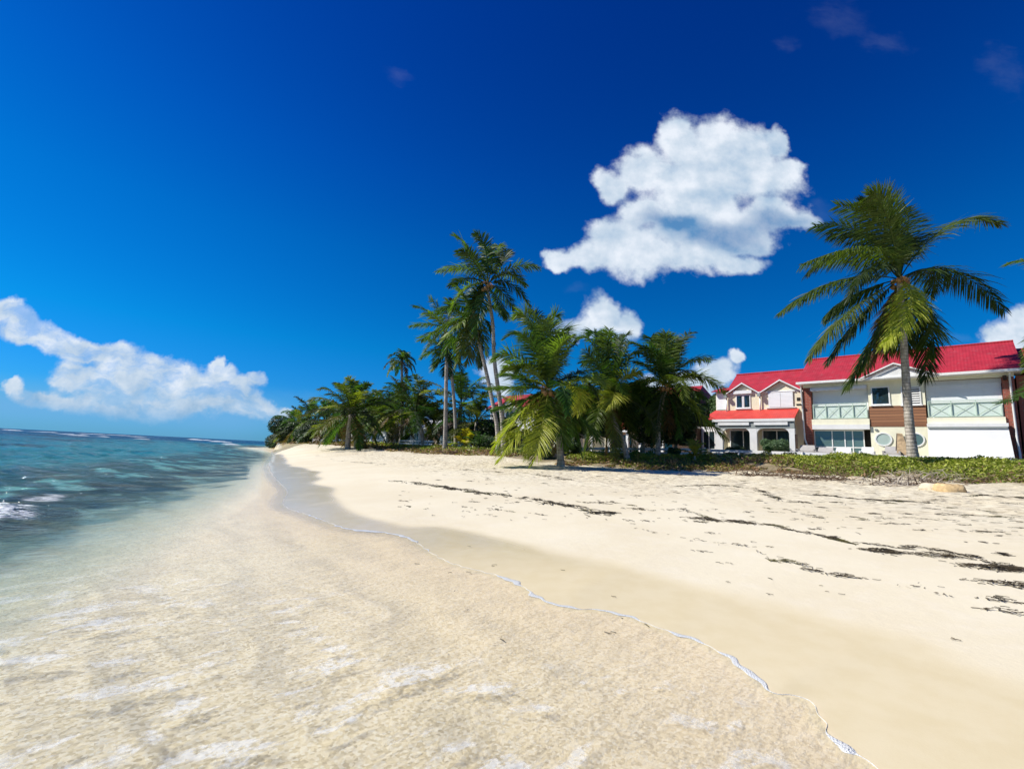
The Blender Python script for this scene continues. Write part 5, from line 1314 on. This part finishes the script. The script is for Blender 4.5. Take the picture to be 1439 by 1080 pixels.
def rock(px, py, sx, sy, sz, label, seed, mat):
    p = ghit(px, py); bm_v = []; f = []; n, m = 14, 22
    rr = np.random.default_rng(seed)
    for i in range(n + 1):
        th = math.pi * i / n
        for j in range(m):
            ph = 2 * math.pi * j / m
            x, y, z = math.sin(th) * math.cos(ph), math.sin(th) * math.sin(ph), math.cos(th)
            k = 1 + .30 * float(vnoise(np.array([x * 1.5 + y]), np.array([z * 1.7 + y]), .8, seed)[0]) + .15 * float(vnoise(np.array([x * 3]), np.array([z * 3 + y * 2]), .6, seed + 1)[0])
            z2 = max(-.5, min(.72, z)); bm_v.append((x * k * sx, y * k * sy, z2 * k * sz))
    for i in range(n):
        for j in range(m): f.append((i * m + j, (i + 1) * m + j, (i + 1) * m + (j + 1) % m, i * m + (j + 1) % m))
    o = meshobj('rock', bm_v, f, M[mat], None, True); o.location = p + Vector((0, 0, sz * .25)); o.rotation_euler = (0, 0, -.6)
    return tag(o, label, 'rock')
rock(1334, 690, .42, .28, .24, 'ochre yellow rock lying on the sand below the dry branches', 1, 'rock')
rock(1312, 688, .36, .26, .22, 'paler rock touching the left side of the yellow rock', 2, 'rock2')
rock(1204, 674, .30, .20, .14, 'small pale rock half under the twigs left of the bleached shrub', 3, 'rock2')

# seaweed: strands piled along the wrack lines
def strands(mb, c, n, sx, sy, l, w, r, ang=0.0, h=.03):
    ca_, sa_ = math.cos(ang), math.sin(ang)
    for i in range(n):
        a = r.gauss(0, 1); b = r.gauss(0, 1); x = a * sx; y = b * sy
        px_, py__ = c[0] + x * ca_ - y * sa_, c[1] + x * sa_ + y * ca_
        th = ang + r.gauss(0, .7); ll_ = l * r.uniform(.4, 1.3); bend = r.uniform(-1, 1); z0 = gzf(px_, py__) + .002 + r.random() * h * math.exp(-(a * a + b * b) / 2)
        wv = w * r.uniform(.5, 1.4); pts = []
        for k in range(4):
            t = k / 3 - .5; th2 = th + r.uniform(-.5, .5) * .6
            qx = px_ + math.cos(th) * ll_ * t + math.sin(th2) * .015; qy = py__ + math.sin(th) * ll_ * t + math.cos(th2) * .015 + ll_ * .22 * bend * (1 - 4 * t * t)
            pts.append((qx, qy, z0 + r.uniform(0, .004) + (.0 if k in (0, 3) else .001)))
        nx, ny = -math.sin(th) * wv / 2, math.cos(th) * wv / 2
        vs = []; 
        for q in pts: vs += [(q[0] + nx, q[1] + ny, q[2] + .004), (q[0] - nx, q[1] - ny, q[2])]
        mb.add(vs, [(0, 1, 3, 2), (2, 3, 5, 4), (4, 5, 7, 6)])
# fast height lookup for many strands
GXs = np.arange(-40, 40, .1); GYs = np.arange(.5, 70, .1)
gX, gY = np.meshgrid(GXs, GYs); GZ, *_ = ground_data(gX, gY)
def gzf(x, y):
    i = (y - .5) / .1; j = (x + 40) / .1
    i0 = min(max(int(i), 0), GZ.shape[0] - 2); j0 = min(max(int(j), 0), GZ.shape[1] - 2); fi, fj = i - i0, j - j0
    return float((GZ[i0, j0] * (1 - fj) + GZ[i0, j0 + 1] * fj) * (1 - fi) + (GZ[i0 + 1, j0] * (1 - fj) + GZ[i0 + 1, j0 + 1] * fj) * fi)
rr = random.Random(21)
CL = [((1243, 775), 260, .17, .07, 'dark seaweed clump hanging below the main weed line', 0), ((1318, 781), 150, .24, .055, 'dark oblong seaweed clump on the weed line right of the hanging one', 0), ((1414, 800), 420, .26, .09, 'largest dark seaweed heap at the right edge of the sand', 0),
      ((1422, 822), 120, .20, .05, 'flat seaweed heap just nearer than the largest one', 0), ((993, 730), 200, .22, .07, 'dark seaweed clump near the left end of the main weed line', 0), ((1040, 734), 130, .17, .06, 'small seaweed clump right of the left end clump', 0),
      ((1107, 790), 55, .12, .05, 'olive seaweed tuft on the lower weed line', 1), ((1184, 810), 36, .11, .03, 'small dark seaweed tuft between the two weed lines', 0), ((1410, 845), 36, .10, .02, 'thin seaweed streak near the right edge', 0), ((1418, 861), 30, .10, .02, 'nearest thin seaweed streak at the right edge', 0),
      ((1140, 802), 30, .08, .025, 'small dark seaweed tuft right of the olive one', 0), ((1412, 780), 30, .05, .025, 'tiny seaweed tuft above the largest heap', 0), ((900, 716), 60, .16, .05, 'dark seaweed patch on the sand below the bushy palms', 0), ((845, 707), 50, .14, .05, 'seaweed patch left of the one below the bushy palms', 0)]
for (pp, n, sx, sy, lab, k) in CL:
    p = ghit(*pp); mb = MB(p); sc = 1 if p.length < 14 else 1.3
    strands(mb, (p.x, p.y), int(n * .75), sx * .8, sy * .9, .09, .010, rr, -.55, .05)
    o = mb.build('seaweed_clump', M['kelpg' if k else 'kelp']); o.location = p
    tag(o, lab, 'seaweed', 'seaweed clumps on the sand')
mb = MB(); mb2 = MB()
def wrack(pts, dens, wid, l, w, jitter=6):
    for a, b in zip(pts[:-1], pts[1:]):
        pa, pb = ghit(*a[:2]), ghit(*b[:2])
        if pa is None or pb is None: continue
        L = (pb - pa).length; an = math.atan2(pb.y - pa.y, pb.x - pa.x); dn = a[2] if len(a) > 2 else 1
        steps = max(1, int(L * 5))
        for s in range(steps):
            if rr.random() > .92 * min(1, dn * 1.6): continue
            q = pa.lerp(pb, (s + rr.random()) / steps)
            off = .05 * math.sin(q.x * 2.1) + .04 * math.sin(q.x * 5.3 + 1) + rr.gauss(0, .05)
            strands(mb if rr.random() < .8 else mb2, (q.x + off, q.y + off), int(dens * dn * rr.uniform(.3, 1.6)), .10, wid, l, w, rr, an)
wrack([(905,718,.4),(955,716,.8),(975,722,1),(1012,733,1),(1025,730,.9),(1070,738,1),(1085,738,2),(1150,750,3),(1200,762,3),(1250,769,2.5),(1310,774,1.4),(1370,783,.8),(1400,789,.7),(1439,796,.6)], 22, .022, .09, .009)
wrack([(820,727,.4),(870,738,.5),(905,745,.5),(945,755,.7),(1000,764,1.2),(1055,772,.8),(1075,785,1.1),(1105,790,1.6),(1158,801,.3),(1190,806,1),(1260,820,.9),(1290,822,.5),(1345,828,.4),(1400,838,.3)], 8, .012, .07, .006)
wrack([(1140,694,.7),(1180,699,.9),(1235,703,.9),(1300,705,.3),(1360,697,.8),(1437,699,.9)], 22, .03, .16, .018)
wrack([(1130,722,.3),(1170,727,.6),(1215,731,.7),(1240,728,.3),(1360,724,.5),(1437,727,.7)], 16, .05, .16, .016)
wrack([(955,683,.6),(1020,682,.8),(1060,686,.5),(1095,702,.6),(1140,706,.4)], 22, .06, .2, .02)
wrack([(445,640,.2),(480,648,.3),(540,652,.12),(620,658,.25),(700,663,.3),(760,668,.5),(800,674,.3)], 14, .14, .3, .035)
wrack([(545,675,.4),(590,679,.7),(625,685,.9),(660,690,.7),(720,697,.6),(760,703,.9),(800,712,1),(860,722,.6)], 20, .10, .22, .025)
wrack([(880,845,.15),(935,858,.2),(1000,870,.15),(1090,880,.2),(1240,850,.2),(1439,880,.2)], 3, .04, .07, .004)
# loose scraps all over the upper sand
for i in range(520):
    x = rr.uniform(560, 1439); y = rr.uniform(662, 740) if rr.random() < .78 else rr.uniform(740, 930)
    y += (x - 1000) * .03
    p = ghit(x, y)
    if p is None: continue
    wdv = float(poly_dist(np.array([p.x]), np.array([p.y]), WETL)[0][0]) if p.length < 9 else 5
    if p.length < 9 and (wdv < .3 or rr.random() < .75): continue
    big_ = rr.random() < .25
    strands(mb if rr.random() < .7 else mb2, (p.x, p.y), rr.randint(4, 14) if big_ and p.length > 7 else rr.randint(1, 2), .07 if big_ else .02, .02, .06 * max(1, p.length / 7), .0032 * max(1, p.length / 3.5), rr, rr.uniform(-1.2, .2), .015)
o = mb.build('seaweed_wrack', M['kelp']); tag(o, 'dark dry seaweed strands strewn in lines along the sand', 'seaweed', kind='stuff')
o = mb2.build('seaweed_wrack', M['kelpg']); tag(o, 'olive seaweed strands strewn among the dark ones', 'seaweed', kind='stuff')
